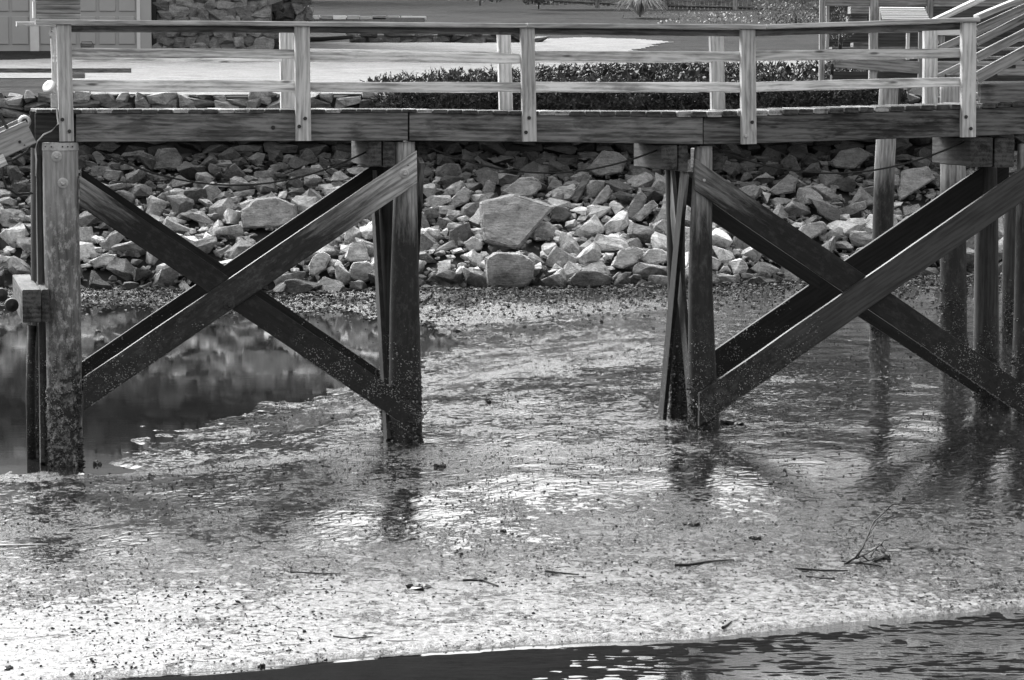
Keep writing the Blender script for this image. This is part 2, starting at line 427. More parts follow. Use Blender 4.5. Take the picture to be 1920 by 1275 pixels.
def barnacles(parent, points, name='barnacles'):
    """points: list of (pos, normal, size)"""
    vs, fs = [], []
    for p, n, s in points:
        n = n.normalized(); a = n.orthogonal().normalized(); b = n.cross(a); i = len(vs); ph = random.random()*6
        k = 5
        for j in range(k):
            q = ph+2*math.pi*j/k; vs.append(p+(a*math.cos(q)+b*math.sin(q))*s*random.uniform(.8, 1.2)-n*.004)
        for j in range(k):
            q = ph+2*math.pi*j/k; vs.append(p+(a*math.cos(q)+b*math.sin(q))*s*.45+n*s*.9)
        for j in range(k): fs.append((i+j, i+(j+1) % k, i+k+(j+1) % k, i+k+j))
        fs.append(tuple(i+k+j for j in range(k)))
    me = bpy.data.meshes.new(name); me.from_pydata([tuple(v) for v in vs], [], fs)
    mw = W[parent.name]; me.transform(mw.inverted())
    return tag(obj(name, me, 'barn', parent, mw), kind='stuff')
def leaf_mesh(name, blades):
    """blades: (base, tip, width vector, tone) -> one quad-ish blade each"""
    vs, fs, tn = [], [], []
    for p, q, wv, tone in blades:
        i = len(vs); m_ = p.lerp(q, .45); vs += [tuple(p), tuple(m_+wv), tuple(q), tuple(m_-wv)]; fs.append((i, i+1, i+2, i+3)); tn.append(tone)
    me = bpy.data.meshes.new(name); me.from_pydata(vs, [], fs)
    at_ = me.attributes.new('tone', 'FLOAT', 'FACE'); at_.data.foreach_set('value', tn); return me
def rv(): 
    while True:
        v = Vector((random.uniform(-1, 1), random.uniform(-1, 1), random.uniform(-1, 1)))
        if 0 < v.length < 1: return v

# ------------------------------------------------------------------ THE SETTING
def grid_obj(name, xs, ys, fz, mat, kind='structure', mask=None, label=None):
    vs = []; nx, ny = len(xs), len(ys)
    for y in ys:
        for x in xs: vs.append((x, y, fz(x, y)))
    fs = [(j*nx+i, j*nx+i+1, (j+1)*nx+i+1, (j+1)*nx+i) for j in range(ny-1) for i in range(nx-1) if mask is None or mask((xs[i]+xs[i+1])/2, (ys[j]+ys[j+1])/2)]
    me = bpy.data.meshes.new(name); me.from_pydata(vs, [], fs)
    me.polygons.foreach_set('use_smooth', [True]*len(fs)); me.validate()
    o = obj(name, me, mat); o['kind'] = kind; return o
def rng(a, b, s):
    n = max(1, int(round((b-a)/s))); return [a+(b-a)*i/n for i in range(n+1)]
xs = rng(-60, -10.6, 4)[:-1]+rng(-10.6, 10.6, .09)+rng(10.6, 60, 4)[1:]
ys = rng(-40, 17, 5)[:-1]+rng(17, 24, .06)[:-1]+rng(24, 57, .13)
mo = grid_obj('mudflat', xs, ys, mud, 'mud')
sm = mo.modifiers.new('fine', 'SUBSURF'); sm.subdivision_type = 'SIMPLE'; sm.levels = 0; sm.render_levels = 2
grid_obj('rock_bank_ground', rng(-60, 60, .8), rng(51.5, 59.2, .35), lambda x, y: slope_z(x, y)-.12 if y > lerp(TOE, x) else mud(x, y)-.15, 'earth')
grid_obj('lawn', rng(-400, -30, 20)[:-1]+rng(-30, 30, 1)+rng(30, 400, 20)[1:], rng(58.9, 130, .8)+rng(132, 1200, 20), land_z, 'lawn')
grid_obj('water', rng(-200, 200, 10), rng(-200, 40, 10), lambda x, y: WATER_Z, 'water')
def shade_sheet_z(x, y):
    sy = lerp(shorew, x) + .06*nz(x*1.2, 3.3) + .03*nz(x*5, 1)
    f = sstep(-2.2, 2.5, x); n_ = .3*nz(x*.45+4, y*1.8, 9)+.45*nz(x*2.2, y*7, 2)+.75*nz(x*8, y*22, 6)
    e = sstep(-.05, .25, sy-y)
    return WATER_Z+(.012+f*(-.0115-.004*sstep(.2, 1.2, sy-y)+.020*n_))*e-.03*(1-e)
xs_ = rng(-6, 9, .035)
be = grid_obj('channel_shade_sheet', xs_, rng(18.3, 22.6, .022), shade_sheet_z, 'bedshade', mask=lambda x, y: y < lerp(shorew, x)+.2)  # dark sheet laid over the water in place of shade
def pool_mask(x, y): return poly_sd(x, y, poolw) < 1.0
grid_obj('pool_water', rng(-16, 2, .3), rng(27, 55, .3), lambda x, y: POOL_Z, 'pool', mask=pool_mask)
# gravel drive: polygon traced on the sloping ground
GR = [(-200, 147), (110, 148), (135, 182), (300, 184), (760, 186), (1100, 150), (1560, 150), (1562, 112), (1400, 110), (1180, 97), (1250, 80), (1190, 74), (1100, 71), (980, 75), (900, 82), (640, 80), (480, 84), (290, 104), (-200, 122)]
grw = []
for u, v in GR:
    p = hit(u, v, 59.05); grw.append((p.x, max(59.12, p.y)))
grid_obj('gravel_drive', rng(-20, 12, .15), rng(59.1, 110, .2), lambda x, y: land_z(x, y)+.02, 'gravel', mask=lambda x, y: poly_sd(x+.3*nz(x, y), y, grw) < 0)
# unseen trees added beyond the lawn, heights shaped for the glare on the mud
bl = []
for i in range(38):
    cx = -75+150*(i+random.random())/38; cy = random.uniform(142, 180); H = (19+3*(1-sstep(-12, 2, cx))+4*sstep(9, 20, cx))*random.uniform(.85, 1.15)*cy/160; base = land_z(cx, cy)
    for k in range(1100):
        d = rv(); z = base+H*.5+d.z*H*.5; wd = (1-.55*max(0, d.z))*max(H*.27, 4.5)
        p = Vector((cx+d.x*wd, cy+d.y*wd, z)) ; s = random.uniform(.35, .8)
        bl.append((p, p+rv()*s*1.6, rv()*s*.7, random.random()))
tag(obj('unseen_woodland', leaf_mesh('unseen_woodland', bl), 'leafwood'), 'unseen dark trees added beyond the lawn to shape the mud reflections', 'unseen_woodland', kind='stuff')

# ------------------------------------------------------------------ STONES
def hull_rock(sx, sy, sz, n=13, boxy=.55, seed=None, rough=.05, sub=1):
    rnd = random.Random(seed if seed is not None else random.random()); bm = bmesh.new()
    for _ in range(n):
        v = Vector((rnd.uniform(-1, 1), rnd.uniform(-1, 1), rnd.uniform(-1, 1)))
        m_ = max(abs(v.x), abs(v.y), abs(v.z)); v2 = v/m_*rnd.uniform(.8, 1)
        v = v.normalized().lerp(v2, boxy)
        bm.verts.new((v.x*sx, v.y*sy, v.z*sz))
    r = bmesh.ops.convex_hull(bm, input=bm.verts)
    bmesh.ops.delete(bm, geom=[g for g in r['geom_interior'] if isinstance(g, bmesh.types.BMVert)], context='VERTS')
    bmesh.ops.dissolve_limit(bm, angle_limit=R(14), verts=bm.verts, edges=bm.edges)
    m_ = min(sx, sy, sz)
    bmesh.ops.bevel(bm, geom=list(bm.edges), offset=m_*.04, segments=2, affect='EDGES', profile=.6)
    if sub:
        bmesh.ops.triangulate(bm, faces=bm.faces)
        bmesh.ops.subdivide_edges(bm, edges=[e for e in bm.edges if e.calc_length() > m_*.5], cuts=1)
        bmesh.ops.triangulate(bm, faces=bm.faces)
    sd = rnd.random()*90
    bm.normal_update()
    for v in bm.verts:
        q = v.co*(1.6/m_*.5)+Vector((sd, sd, sd)); v.co += v.normal*rough*m_*(noise.noise(q)+.5*noise.noise(q*2.7))*1.3
    return bm
def tone_attr(me, v):
    a = me.attributes.new('tone', 'FLOAT', 'FACE'); a.data.foreach_set('value', [v]*len(me.polygons))
def bm_to_lists(bm, mw, vs, fs, tn, tone):
    i = len(vs); bm.verts.index_update(); vs += [tuple(mw @ v.co) for v in bm.verts]
    for f in bm.faces: fs.append(tuple(i+v.index for v in f.verts)); tn.append(tone)
    bm.free()
def stone_face(name, x0, x1, z0, z1, yfun, h, wrange, tone, parent=None, mat='rock', depth=.25, rough=.06, fill=.54):
    vs, fs, tn = [], [], []; z = z0; row = 0
    while z < z1:
        hh = h*random.uniform(.75, 1.3); x = x0-random.random()*.3
        while x < x1:
            wd = random.uniform(*wrange); zz = z+hh/2+random.uniform(-.25, .25)*hh
            bm = hull_rock(wd*fill, depth, hh*fill*1.04*random.uniform(.88, 1.12), 18, .92, sub=0, rough=rough)
            mw = Matrix.Translation((x+wd/2, yfun(x, zz)+random.uniform(-.04, .05), zz)) @ Matrix.Rotation(random.uniform(-.25, .25), 4, 'Y') @ Matrix.Rotation(random.uniform(-.15, .15), 4, 'X')
            bm_to_lists(bm, mw, vs, fs, tn, tone(zz)); x += wd*1.0
        z += hh*.92
    me = bpy.data.meshes.new(name); me.from_pydata(vs, [], fs)
    a = me.attributes.new('tone', 'FLOAT', 'FACE'); a.data.foreach_set('value', tn)
    return obj(name, me, mat, parent)
# the sea wall behind the riprap
sw = thing('sea_wall', (0, WALLY, -1.9), 'dry laid stone retaining wall above the riprap slope', 'wall')
stone_face('stonework', -11.5, 11.5, -1.95, -.62, lambda x, z: WALLY-.22+.12*(z+2), .19, (.28, .75),
           lambda z: (random.uniform(.015, .07) if z < -1.0 else random.uniform(.10, .32)), sw)
stone_face('coping', -11.5, 11.5, -.62, -.42, lambda x, z: WALLY-.02, .2, (.25, .6), lambda z: random.uniform(.12, .38), sw)
obj('backing', box_bm(-40, 40, WALLY-.05, WALLY+.25, -2.6, -.46), 'earth', sw)

# ------------------------------------------------------------------ RIPRAP
protos = []
for k in range(46):
    bx = random.choice([.35, .6, .85]); me = bpy.data.meshes.new('rock')
    bm = hull_rock(1, random.uniform(.5, .9), random.uniform(.3, .75), random.choice([9, 11, 13, 16]), bx, rough=.20); bm.to_mesh(me); bm.free()
    me.materials.append(M['rock']); tone_attr(me, 1.0); protos.append(me)
def zone_label(u, v):
    H_ = [(90, 'left of the leftmost pile'), (190, 'just right of the leftmost pile'), (300, 'behind the upper left brace arm'), (430, 'left of the left brace crossing'),
          (540, 'right of the left brace crossing'), (640, 'under the rising left brace'), (740, 'just left of the second pile'), (830, 'just right of the second pile'),
          (900, 'beside the left tip of the large slab'), (970, 'around the left half of the large slab'), (1040, 'around the right half of the large slab'), (1120, 'just right of the large slab'), (1200, 'midway from large slab to third pile'),
          (1300, 'just left of the third pile'), (1390, 'just right of the third pile'), (1480, 'behind the upper right brace arm'), (1570, 'left of the right brace crossing'), (1640, 'right of the right brace crossing'), (1760, 'between the two thin far piles'), (9999, 'right of the thin far piles')]
    h_ = next(t for a, t in H_ if u < a)
    w_ = 'top row' if v < 320 else 'upper heap' if v < 370 else 'mid heap' if v < 430 else 'lower heap' if v < 490 else 'bottom row'
    return w_+', '+h_
placed = []
def add_rock(p, s, tone, label=None, me=None, rot=None, sc=(1, 1, 1), group='rocks of the riprap slope'):
    o = bpy.data.objects.new('rock', me or random.choice(protos)); C.objects.link(o)
    rot = rot or (random.uniform(-.5, .5), random.uniform(-.5, .5), random.uniform(0, 6.28))
    o.rotation_euler = rot; o.scale = (s*sc[0], s*sc[1], s*sc[2]); o.location = p
    o.color = (tone, tone, tone, 1); tag(o, label, 'rock', group); placed.append((p.x, p.y, s)); return o
# the big pale slab, traced and given thickness
def traced_rock(outline, v_base, thick, tone, label, lean=.25, jit=.02):
    cu = sum(a for a, b in outline)/len(outline); cv = sum(b for a, b in outline)/len(outline)
    c = hit(cu, v_base); bm = bmesh.new(); Y0 = c.y-.15
    for k, (o_, s_) in enumerate(((0, .90), (thick*.35, 1.0), (thick, .8))):
        for (u, v) in outline:
            uu, vv = cu+(u-cu)*s_, cv+(v-cv)*s_
            Y = Y0+o_+lean*(v_base-vv)/100.0
            p = at(uu, vv, Y); bm.verts.new(p-c)
    r = bmesh.ops.convex_hull(bm, input=bm.verts)
    bmesh.ops.delete(bm, geom=[g for g in r['geom_interior'] if isinstance(g, bmesh.types.BMVert)], context='VERTS')
    bmesh.ops.dissolve_limit(bm, angle_limit=R(10), verts=bm.verts, edges=bm.edges)
    bmesh.ops.bevel(bm, geom=list(bm.edges), offset=.02, segments=2, affect='EDGES')
    bmesh.ops.triangulate(bm, faces=bm.faces); bmesh.ops.subdivide_edges(bm, edges=[e for e in bm.edges if e.calc_length() > .10], cuts=3); bmesh.ops.triangulate(bm, faces=bm.faces)
    bm.normal_update()
    for v in bm.verts: v.co += v.normal*jit*(1.6*noise.noise(v.co*3)+1.2*noise.noise(v.co*9)+.7*noise.noise(v.co*19))
    me = bpy.data.meshes.new('rock'); bm.to_mesh(me); bm.free(); me.materials.append(M['rock']); tone_attr(me, 1.0)
    o = bpy.data.objects.new('rock', me); C.objects.link(o); o.location = c; tone *= .85; o.color = (tone, tone, tone, 1)
    tag(o, label, 'rock', 'rocks of the riprap slope'); 
    wd = (max(a for a, b in outline)-min(a for a, b in outline))/F*c.y/2
    placed.append((c.x, c.y, wd)); return o
TR = [
 ([(897, 376), (925, 368), (962, 362), (1020, 380), (1042, 388), (1022, 412), (975, 466), (955, 468), (908, 454), (900, 430)], 464, .35, .26, 'large pale triangular slab, the biggest rock of the heap', .9),
 ([(908, 484), (925, 473), (975, 472), (1002, 492), (1004, 528), (985, 542), (912, 541)], 540, .7, .30, 'blocky rounded boulder on the mud right under the large pale slab', .3),
 ([(1098, 318), (1130, 281), (1160, 284), (1178, 300), (1168, 325), (1120, 333)], 330, .5, .20, 'pointed grey slab leaning below the deck between second and third piles', .6),
 ([(450, 395), (478, 372), (520, 368), (556, 385), (560, 415), (520, 428), (455, 430)], 428, .5, .24, 'broad flat slab above the left brace crossing with a dark stick mark', .8),
 ([(940, 360), (975, 332), (1005, 330), (1020, 352), (1000, 368), (958, 372)], 370, .4, .26, 'smooth light slab just above the large pale slab', .9),
 ([(1145, 500), (1160, 470), (1188, 460), (1210, 468), (1192, 495), (1165, 506)], 505, .4, .52, 'bright oval slab low in the heap left of the third pile', .5),
 ([(1198, 488), (1215, 468), (1240, 465), (1262, 480), (1250, 492), (1215, 497)], 495, .4, .60, 'bright white rock beside the third pile near the mud', .4),
 ([(653, 510), (662, 492), (690, 489), (706, 500), (704, 524), (680, 531), (656, 524)], 528, .4, .42, 'rounded veined rock on the mud left of the second pile', .3),
 ([(645, 485), (658, 455), (680, 448), (690, 470), (694, 490), (655, 492)], 492, .4, .55, 'bright trapezoid rock left of the second pile', .4),
 ([(578, 500), (590, 476), (608, 470), (622, 480), (610, 505), (590, 522), (580, 518)], 518, .4, .58, 'bright upright rock under the rising brace', .4),
 ([(165, 490), (200, 474), (220, 478), (214, 498), (175, 505)], 503, .4, .50, 'bright flat topped rock just right of the leftmost pile', .4),
 ([(1065, 525), (1080, 510), (1120, 506), (1150, 518), (1146, 536), (1100, 540), (1070, 538)], 538, .5, .17, 'dark low boulder on the mud between the piles', .4),
 ([(1030, 395), (1045, 386), (1066, 389), (1075, 402), (1055, 417), (1034, 412)], 415, .4, .14, 'dark round rock touching the right tip of the large slab', .4),
 ([(1180, 410), (1225, 372), (1236, 385), (1200, 418)], 416, .35, .38, 'long ridged rock pointing up right beside the third pile', .5),
 ([(1178, 385), (1200, 348), (1215, 372), (1190, 420), (1170, 405)], 410, .35, .2, 'steep dark wedge left of the third pile', .6),
 ([(1120, 365), (1140, 344), (1150, 360), (1135, 382), (1103, 388)], 385, .35, .3, 'rounded grey rock right of the leaning pointed slab', .5),
 ([(1068, 372), (1100, 322), (1112, 330), (1080, 385)], 380, .3, .09, 'dark narrow slab leaning on the pointed grey slab', .8),
 ([(1556, 305), (1575, 282), (1610, 275), (1640, 290), (1600, 318), (1562, 316)], 315, .5, .15, 'dark broad rock high beside the first thin far pile', .6),
 ([(1682, 370), (1690, 320), (1740, 310), (1755, 335), (1715, 362), (1684, 380)], 375, .5, .28, 'striped slanting slab between the two thin far piles', .8),
 ([(1440, 360), (1480, 325), (1498, 335), (1490, 362), (1450, 368)], 365, .4, .22, 'angular grey rock over the upper part of the right brace', .6),
 ([(1500, 425), (1540, 412), (1558, 428), (1520, 450), (1495, 440)], 446, .4, .4, 'pale flat rock above the right brace crossing', .5),
 ([(285, 320), (300, 278), (330, 275), (345, 300), (340, 318)], 318, .4, .12, 'light blocky rock under the first hanging cable', .6),
 ([(835, 385), (870, 348), (888, 358), (878, 380), (850, 392)], 388, .4, .33, 'pale angular rock right of the second pile above the middle', .6),
 ([(903, 358), (915, 336), (930, 342), (926, 366), (905, 370)], 366, .35, .2, 'egg shaped grey rock left of the smooth light slab', .5),
 ([(785, 402), (795, 395), (806, 420), (805, 434), (792, 432)], 430, .3, .2, 'upright narrow rock touching the second pile', .5),
 ([(868, 455), (888, 443), (905, 452), (905, 468), (880, 474)], 470, .35, .42, 'pale wedge rock under the left end of the large slab', .5),
]
for a in TR: traced_rock(*a[:5], lean=a[5])
cand = []
for k in range(14000):
    x = random.uniform(-10.8, 10.8); t = lerp(TOE, x); y = random.uniform(t-.15, WALLY-.3)
    cand.append((x, y))
def size_for(y, t):
    f = (y-t)/(WALLY-t)
    return random.choice([random.uniform(.09, .16), random.uniform(.10, .18), random.uniform(.14, .27), random.uniform(.22, .40)])*(1.0-.25*sstep(.3, .9, f))
rocks = []
cand = [(x, y, size_for(y, lerp(TOE, x))) for x, y in cand]
cand.sort(key=lambda c: -c[2])
for x, y, s in cand:
    if all((x-a)**2+((y-b)*.9)**2 > (.70*(s+r_))**2 for a, b, r_ in placed if abs(x-a) < 1.5 and abs(y-b) < 1.5) and \
       all((x-a)**2+((y-b)*.9)**2 > (.56*(s+r_))**2 for a, b, r_ in rocks if abs(x-a) < 1 and abs(y-b) < 1):
        rocks.append((x, y, s))
rocks.sort(key=lambda q: -q[2])
def proj(p):
    d = Vector((0, cp, -sp)); up = Vector((0, sp, cp)); z = p.dot(d)
    return 960+F*p.x/z, 637.5-F*p.dot(up)/z
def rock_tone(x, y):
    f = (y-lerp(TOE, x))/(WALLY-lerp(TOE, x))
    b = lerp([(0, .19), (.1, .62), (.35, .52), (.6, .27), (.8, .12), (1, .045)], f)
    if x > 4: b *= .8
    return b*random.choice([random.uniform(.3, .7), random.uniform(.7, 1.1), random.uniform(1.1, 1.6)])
print('rocks', len(rocks)); same = {}
vis = [r for r in rocks if abs(r[0]/r[1]*F) < 985]
others = [r for r in rocks if abs(r[0]/r[1]*F) >= 985]
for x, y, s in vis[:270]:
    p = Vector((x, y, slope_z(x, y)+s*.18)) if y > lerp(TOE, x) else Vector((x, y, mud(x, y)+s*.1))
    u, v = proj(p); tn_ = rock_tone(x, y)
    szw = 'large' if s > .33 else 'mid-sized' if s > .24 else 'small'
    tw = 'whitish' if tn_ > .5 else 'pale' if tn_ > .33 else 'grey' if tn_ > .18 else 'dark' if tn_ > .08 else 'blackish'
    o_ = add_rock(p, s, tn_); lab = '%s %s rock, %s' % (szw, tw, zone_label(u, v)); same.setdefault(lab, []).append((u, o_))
for lab, l in same.items():
    l.sort(key=lambda q: q[0])
    for i_, (u, o_) in enumerate(l):
        pre = '' if len(l) == 1 else ['leftmost ', 'second from left ', 'third from left ', 'fourth from left ', 'fifth from left '][min(i_, 4)] if i_ < len(l)-1 else 'rightmost '
        o_['label'] = pre+lab
vs, fs, tn = [], [], []
def stuff_rock(x, y, z, s, tone, src=None):
    me = random.choice(src or protos); i = len(vs)
    mw = Matrix.Translation((x, y, z)) @ Matrix.Rotation(random.uniform(0, 6.28), 4, 'Z') @ Matrix.Rotation(random.uniform(-.6, .6), 4, 'X') @ Matrix.Scale(s, 4)
    vs.extend([tuple(mw @ v.co) for v in me.vertices])
    for f in me.polygons: fs.append(tuple(i+k for k in f.vertices)); tn.append(tone)
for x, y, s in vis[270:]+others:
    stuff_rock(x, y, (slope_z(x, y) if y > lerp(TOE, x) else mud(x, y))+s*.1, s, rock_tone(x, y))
for k in range(4200):
    x = random.uniform(-10.5, 10.5); t = lerp(TOE, x); y = random.uniform(t-.1, WALLY-.3); s = random.uniform(.04, .11)
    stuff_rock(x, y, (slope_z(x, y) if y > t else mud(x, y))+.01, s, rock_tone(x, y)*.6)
me = bpy.data.meshes.new('rubble'); me.from_pydata(vs, [], fs)
a = me.attributes.new('tone', 'FLOAT', 'FACE'); a.data.foreach_set('value', tn)
tag(obj('rubble', me, 'rock'), 'small stones and rubble filling the gaps of the riprap slope', 'rubble', kind='stuff')
grit = []
for k in range(12):
    me = bpy.data.meshes.new('grit'); bm = bmesh.new()
    for _ in range(8): bm.verts.new(rv().normalized()*random.uniform(.7, 1.1))
    bmesh.ops.convex_hull(bm, input=bm.verts); bm.transform(Matrix.Diagonal((1.2, .9, .7, 1))); bm.to_mesh(me); bm.free(); grit.append(me)
# pebbles and shells strewn on the mud at the foot of the slope
vs, fs, tn = [], [], []
for k in range(7000):
    x = random.uniform(-10, 10); t = lerp(TOE, x); d = abs(random.gauss(0, 1))*2.6; y = t-d
    s = random.uniform(.012, .05)*(1.4 if d < .6 else 1)
    stuff_rock(x, y, mud(x, y)+.3*s, s*.8, random.choice([.05, .08, .12, .2, .45]), grit)
me = bpy.data.meshes.new('pebbles'); me.from_pydata(vs, [], fs)
a = me.attributes.new('tone', 'FLOAT', 'FACE'); a.data.foreach_set('value', tn)
tag(obj('pebbles', me, 'rock'), 'pebbles and broken shell strewn on the mud below the rocks', 'pebbles', kind='stuff')

# ------------------------------------------------------------------ THE PIER
UP = Vector((0, 0, 1))
pier = thing('pier', pp(960, 850, .6), 'long weathered wooden pier with railings and cross braced piles over the mud', 'pier')
S = 180.0
def pxw(u, v, off=0): return pp(u, v, off).dot(Vector((0, cp, -sp)))/F     # metres per photo pixel there
capline = [(66, 36.5), (300, 36.5), (620, 39.5), (985, 43.5), (1400, 46.5), (1440, 46), (1830, 32)]
deckline = [(68, 205), (765, 205), (1000, 208.5), (1320, 209), (1440, 206.5), (1800, 195.5), (1980, 189)]
fastop = [(68, 212), (150, 213), (765, 211), (1000, 216), (1318, 220), (1440, 217), (1800, 205), (1980, 198)]
fasbot = [(68, 266), (150, 266), (765, 263.5), (1000, 266), (1318, 270.5), (1440, 268), (1800, 256), (1980, 250)]
# handrail caps
def cap_seg(u0, u1, off, thick=9.0, dv=0, name='handrail'):
    a = pp(u0, lerp(capline, u0)+thick/2+dv, off+.09); b = pp(u1, lerp(capline, u1)+thick/2+dv, off+.09)
    return board(name, a, b, .19, thick*pxw(u0, 40), 'rail', pier, z=UP, ch=.008) if False else \
        obj(name, board_bm((b-a).length, .19, thick*pxw(u0, 40), ch=.008), 'post', pier, frame((a+b)/2, b-a, y=PN))
cap_seg(66, 984, -.03); cap_seg(986, 1432, -.03); cap_seg(1433.5, 1832, -.03)
# far handrail, same real height
def far_pt(u, v, off):        # the point straight behind the near one
    return pp(u, v, 0)+PN*off
for u0, u1 in ((20, 980), (982, 1430), (1432, 1832)):
    a = far_pt(u0+20, lerp(capline, u0)+4.5, 1.2); b = far_pt(u1, lerp(capline, u1)+4.5, 1.2)
    obj('handrail', board_bm((b-a).length, .19, .05, ch=.008), 'post', pier, frame((a+b)/2, b-a, y=PN))
# near posts
POSTS = [(106, 133, 44, 111, 139, 265), (552, 580, 46, 555, 582, 264), (975, 1001, 51, 979, 1006, 265), (1387, 1415, 54, 1389.5, 1418, 270), (1801.5, 1829, 42, 1799.5, 1830, 257)]
BOLTS = [((117, 224), (130, 246)), ((572, 222), (561, 237)), ((992, 221), (986, 248)), ((1410, 229), (1398, 255)), ((1811, 219), (1820, 241))]
for i, (a, b, v0, c, d, v1) in enumerate(POSTS):
    p0 = pp((a+b)/2, v0, .045); p1 = pp((c+d)/2, v1, .045); wd = (b-a)*pxw(a, 100)
    po = obj('railing_post', board_bm((p1-p0).length, .09, wd, ch=.007), 'post', pier, frame((p0+p1)/2, p1-p0, y=PN))
    for j, (u, v) in enumerate(BOLTS[i]): bolt(u, v, -.001, po, .020, 'galv' if (i, j) == (3, 1) else 'rust')
    # far posts
    q0 = far_pt((a+b)/2, v0+3, 1.2); q1 = far_pt((c+d)/2, 214, 1.2)
    obj('railing_post', board_bm((q1-q0).length, .09, wd*.98, ch=.007), 'post', pier, frame((q0+q1)/2, q1-q0, y=PN))
# rails: near upper, near lower per bay (u0,u1, topL,botL, topR,botR)
for (u0, u1, a, b, c, d) in [(134, 556, 90, 108, 92, 110), (581, 976, 95, 116, 102, 118), (1002, 1389, 95, 114, 97, 115), (1416, 1801, 95, 113, 90, 108),
                             (136, 557, 150, 172, 150, 172), (582, 977, 152, 172, 155, 172), (1003, 1391, 153, 171, 154, 172), (1417, 1801, 154, 172, 144, 162)]:
    p0 = pp(u0-6, (a+b)/2, .115); p1 = pp(u1+6, (c+d)/2, .115)
    obj('rail', board_bm((p1-p0).length, .04, ((b-a)+(d-c))/2*pxw(u0, 100), ch=.005, jit=.004), 'rail', pier, frame((p0+p1)/2, p1-p0, y=PN))
for (u0, u1, v0, v1) in [(134, 556, 53, 54), (581, 976, 54, 58), (1002, 1389, 57, 61), (1416, 1801, 61, 48)]:
    p0 = pp(u0-6, v0+1, .12); p1 = pp(u1+6, v1+1, .12)
    obj('under_rail', board_bm((p1-p0).length, .04, 13*pxw(u0, 60), ch=.005), 'fascia', pier, frame((p0+p1)/2, p1-p0, y=PN))
for (u0, u1, v0, v1) in [(110, 556, 107, 107), (581, 976, 97, 104), (1002, 1389, 108, 108), (1416, 1790, 106, 101), (110, 556, 163, 163), (581, 976, 165, 166), (1002, 1389, 166, 166), (1416, 1790, 166, 157)]:
    p0 = far_pt(u0, v0, 1.16); p1 = far_pt(u1, v1, 1.16)
    obj('rail', board_bm((p1-p0).length, .04, .10, ch=.005, jit=.004), 'rail', pier, frame((p0+p1)/2, p1-p0, y=PN))
# fascia beams
def fascia(u0, u1, off, mat='fascia', far=False, name='side_beam'):
    us = [u0+(u1-u0)*i/24 for i in range(25)]; t = .07; bm = bmesh.new(); rings = []
    for u in us:
        f = far_pt if far else pp
        a = f(u, lerp(fastop, u), off); b = f(u, lerp(fasbot, u), off); c = PN*t; j = PN*(.003*nz(u*.02, off)); e = .006
        rings.append([bm.verts.new(x) for x in (a+j+PN*e, a+j-UP*e, b+j+UP*e, b+j+PN*e, b+c-PN*e, b+c+UP*e, a+c-UP*e, a+c-PN*e)])
    for a, b in zip(rings, rings[1:]):
        for k in range(8): bm.faces.new((a[k], a[(k+1) % 8], b[(k+1) % 8], b[k]))
    bm.faces.new(rings[0]); bm.faces.new(rings[-1])
    bmesh.ops.recalc_face_normals(bm, faces=bm.faces)
    mid = pp((u0+u1)/2, 240, off); mw = frame(mid, pp(u1, 240, off)-pp(u0, 240, off), y=PN)
    bm.transform(mw.inverted()); return obj(name, bm, mat, pier, mw)
fb = fascia(143, 764.5, .092); bolt(512, 239, .09, fb, .022)
fascia(768, 1317.5, .092); fascia(1319.5, 1801, .094, 'fasciadark'); fascia(1829, 2020, .092, 'fasciadark')
fascia(66, 112, .11, 'joist')
fascia(68, 2020, 1.08, 'joist', far=True)
fascia(80, 2000, .58, 'joist', far=True, name='joist')
# deck boards
u = 68.0; k = 0
while u < 1990:
    wd = 27.2 if u < 1500 else 26.5; vt = lerp(deckline, u+wd/2); vb = lerp(fastop, u+wd/2)
    hgt = max(5.5, vb-vt)*pxw(u, 210)
    ext = random.uniform(-.02, .012)
    a = pp(u+wd/2, vt, .075+ext)-UP*(hgt/2); b = a+PN*(1.2-ext)
    mt = random.choice(['deck', 'deckdark', 'deckdark', 'deckdark']) if 1130 < u < 1800 else random.choice(['deckdark', 'deckdark', 'deckdark', 'deck'])
    bm = board_bm((b-a).length, wd*pxw(u, 210), hgt-.004, ch=.006)
    obj('deck_board', bm, mt, pier, frame((a+b)/2, b-a, z=UP)); u += 28.6; k += 1

def crust(o, pts, mw):
    """lumpy weed and shell growth round the foot of a piling"""
    cv, cf, ct = [], [], []
    for _ in range(520):
        f = 1-random.random()**1.6*.24; a = random.uniform(-math.pi, 0) if random.random() < .85 else random.uniform(0, math.pi)
        ff = f*(len(pts)-1); j = min(len(pts)-2, int(ff)); g = ff-j
        c = pts[j][0].lerp(pts[j+1][0], g); r = pts[j][1]+(pts[j+1][1]-pts[j][1])*g
        if nz(a*1.3+c.x, c.z*4, 5) < -.12: continue
        nn = Vector((math.cos(a), math.sin(a), 0)); s_ = random.uniform(.006, .013)+.02*random.random()**3
        me = random.choice(grit); i = len(cv); m_ = Matrix.Translation(c+nn*(r+.002)) @ Matrix.Rotation(random.uniform(0, 6.3), 4, 'Z') @ Matrix.Scale(s_, 4)
        cv.extend([tuple(m_ @ v.co) for v in me.vertices])
        for p in me.polygons: cf.append(tuple(i+k for k in p.vertices)); ct.append(random.choice([.02, .03, .05, .05, .09, .3]))
    me = bpy.data.meshes.new('growth'); me.from_pydata(cv, [], cf)
    at_ = me.attributes.new('tone', 'FLOAT', 'FACE'); at_.data.foreach_set('value', ct); me.transform(mw.inverted())
    g = obj('growth', me, 'rock', o, mw); g['kind'] = 'stuff'
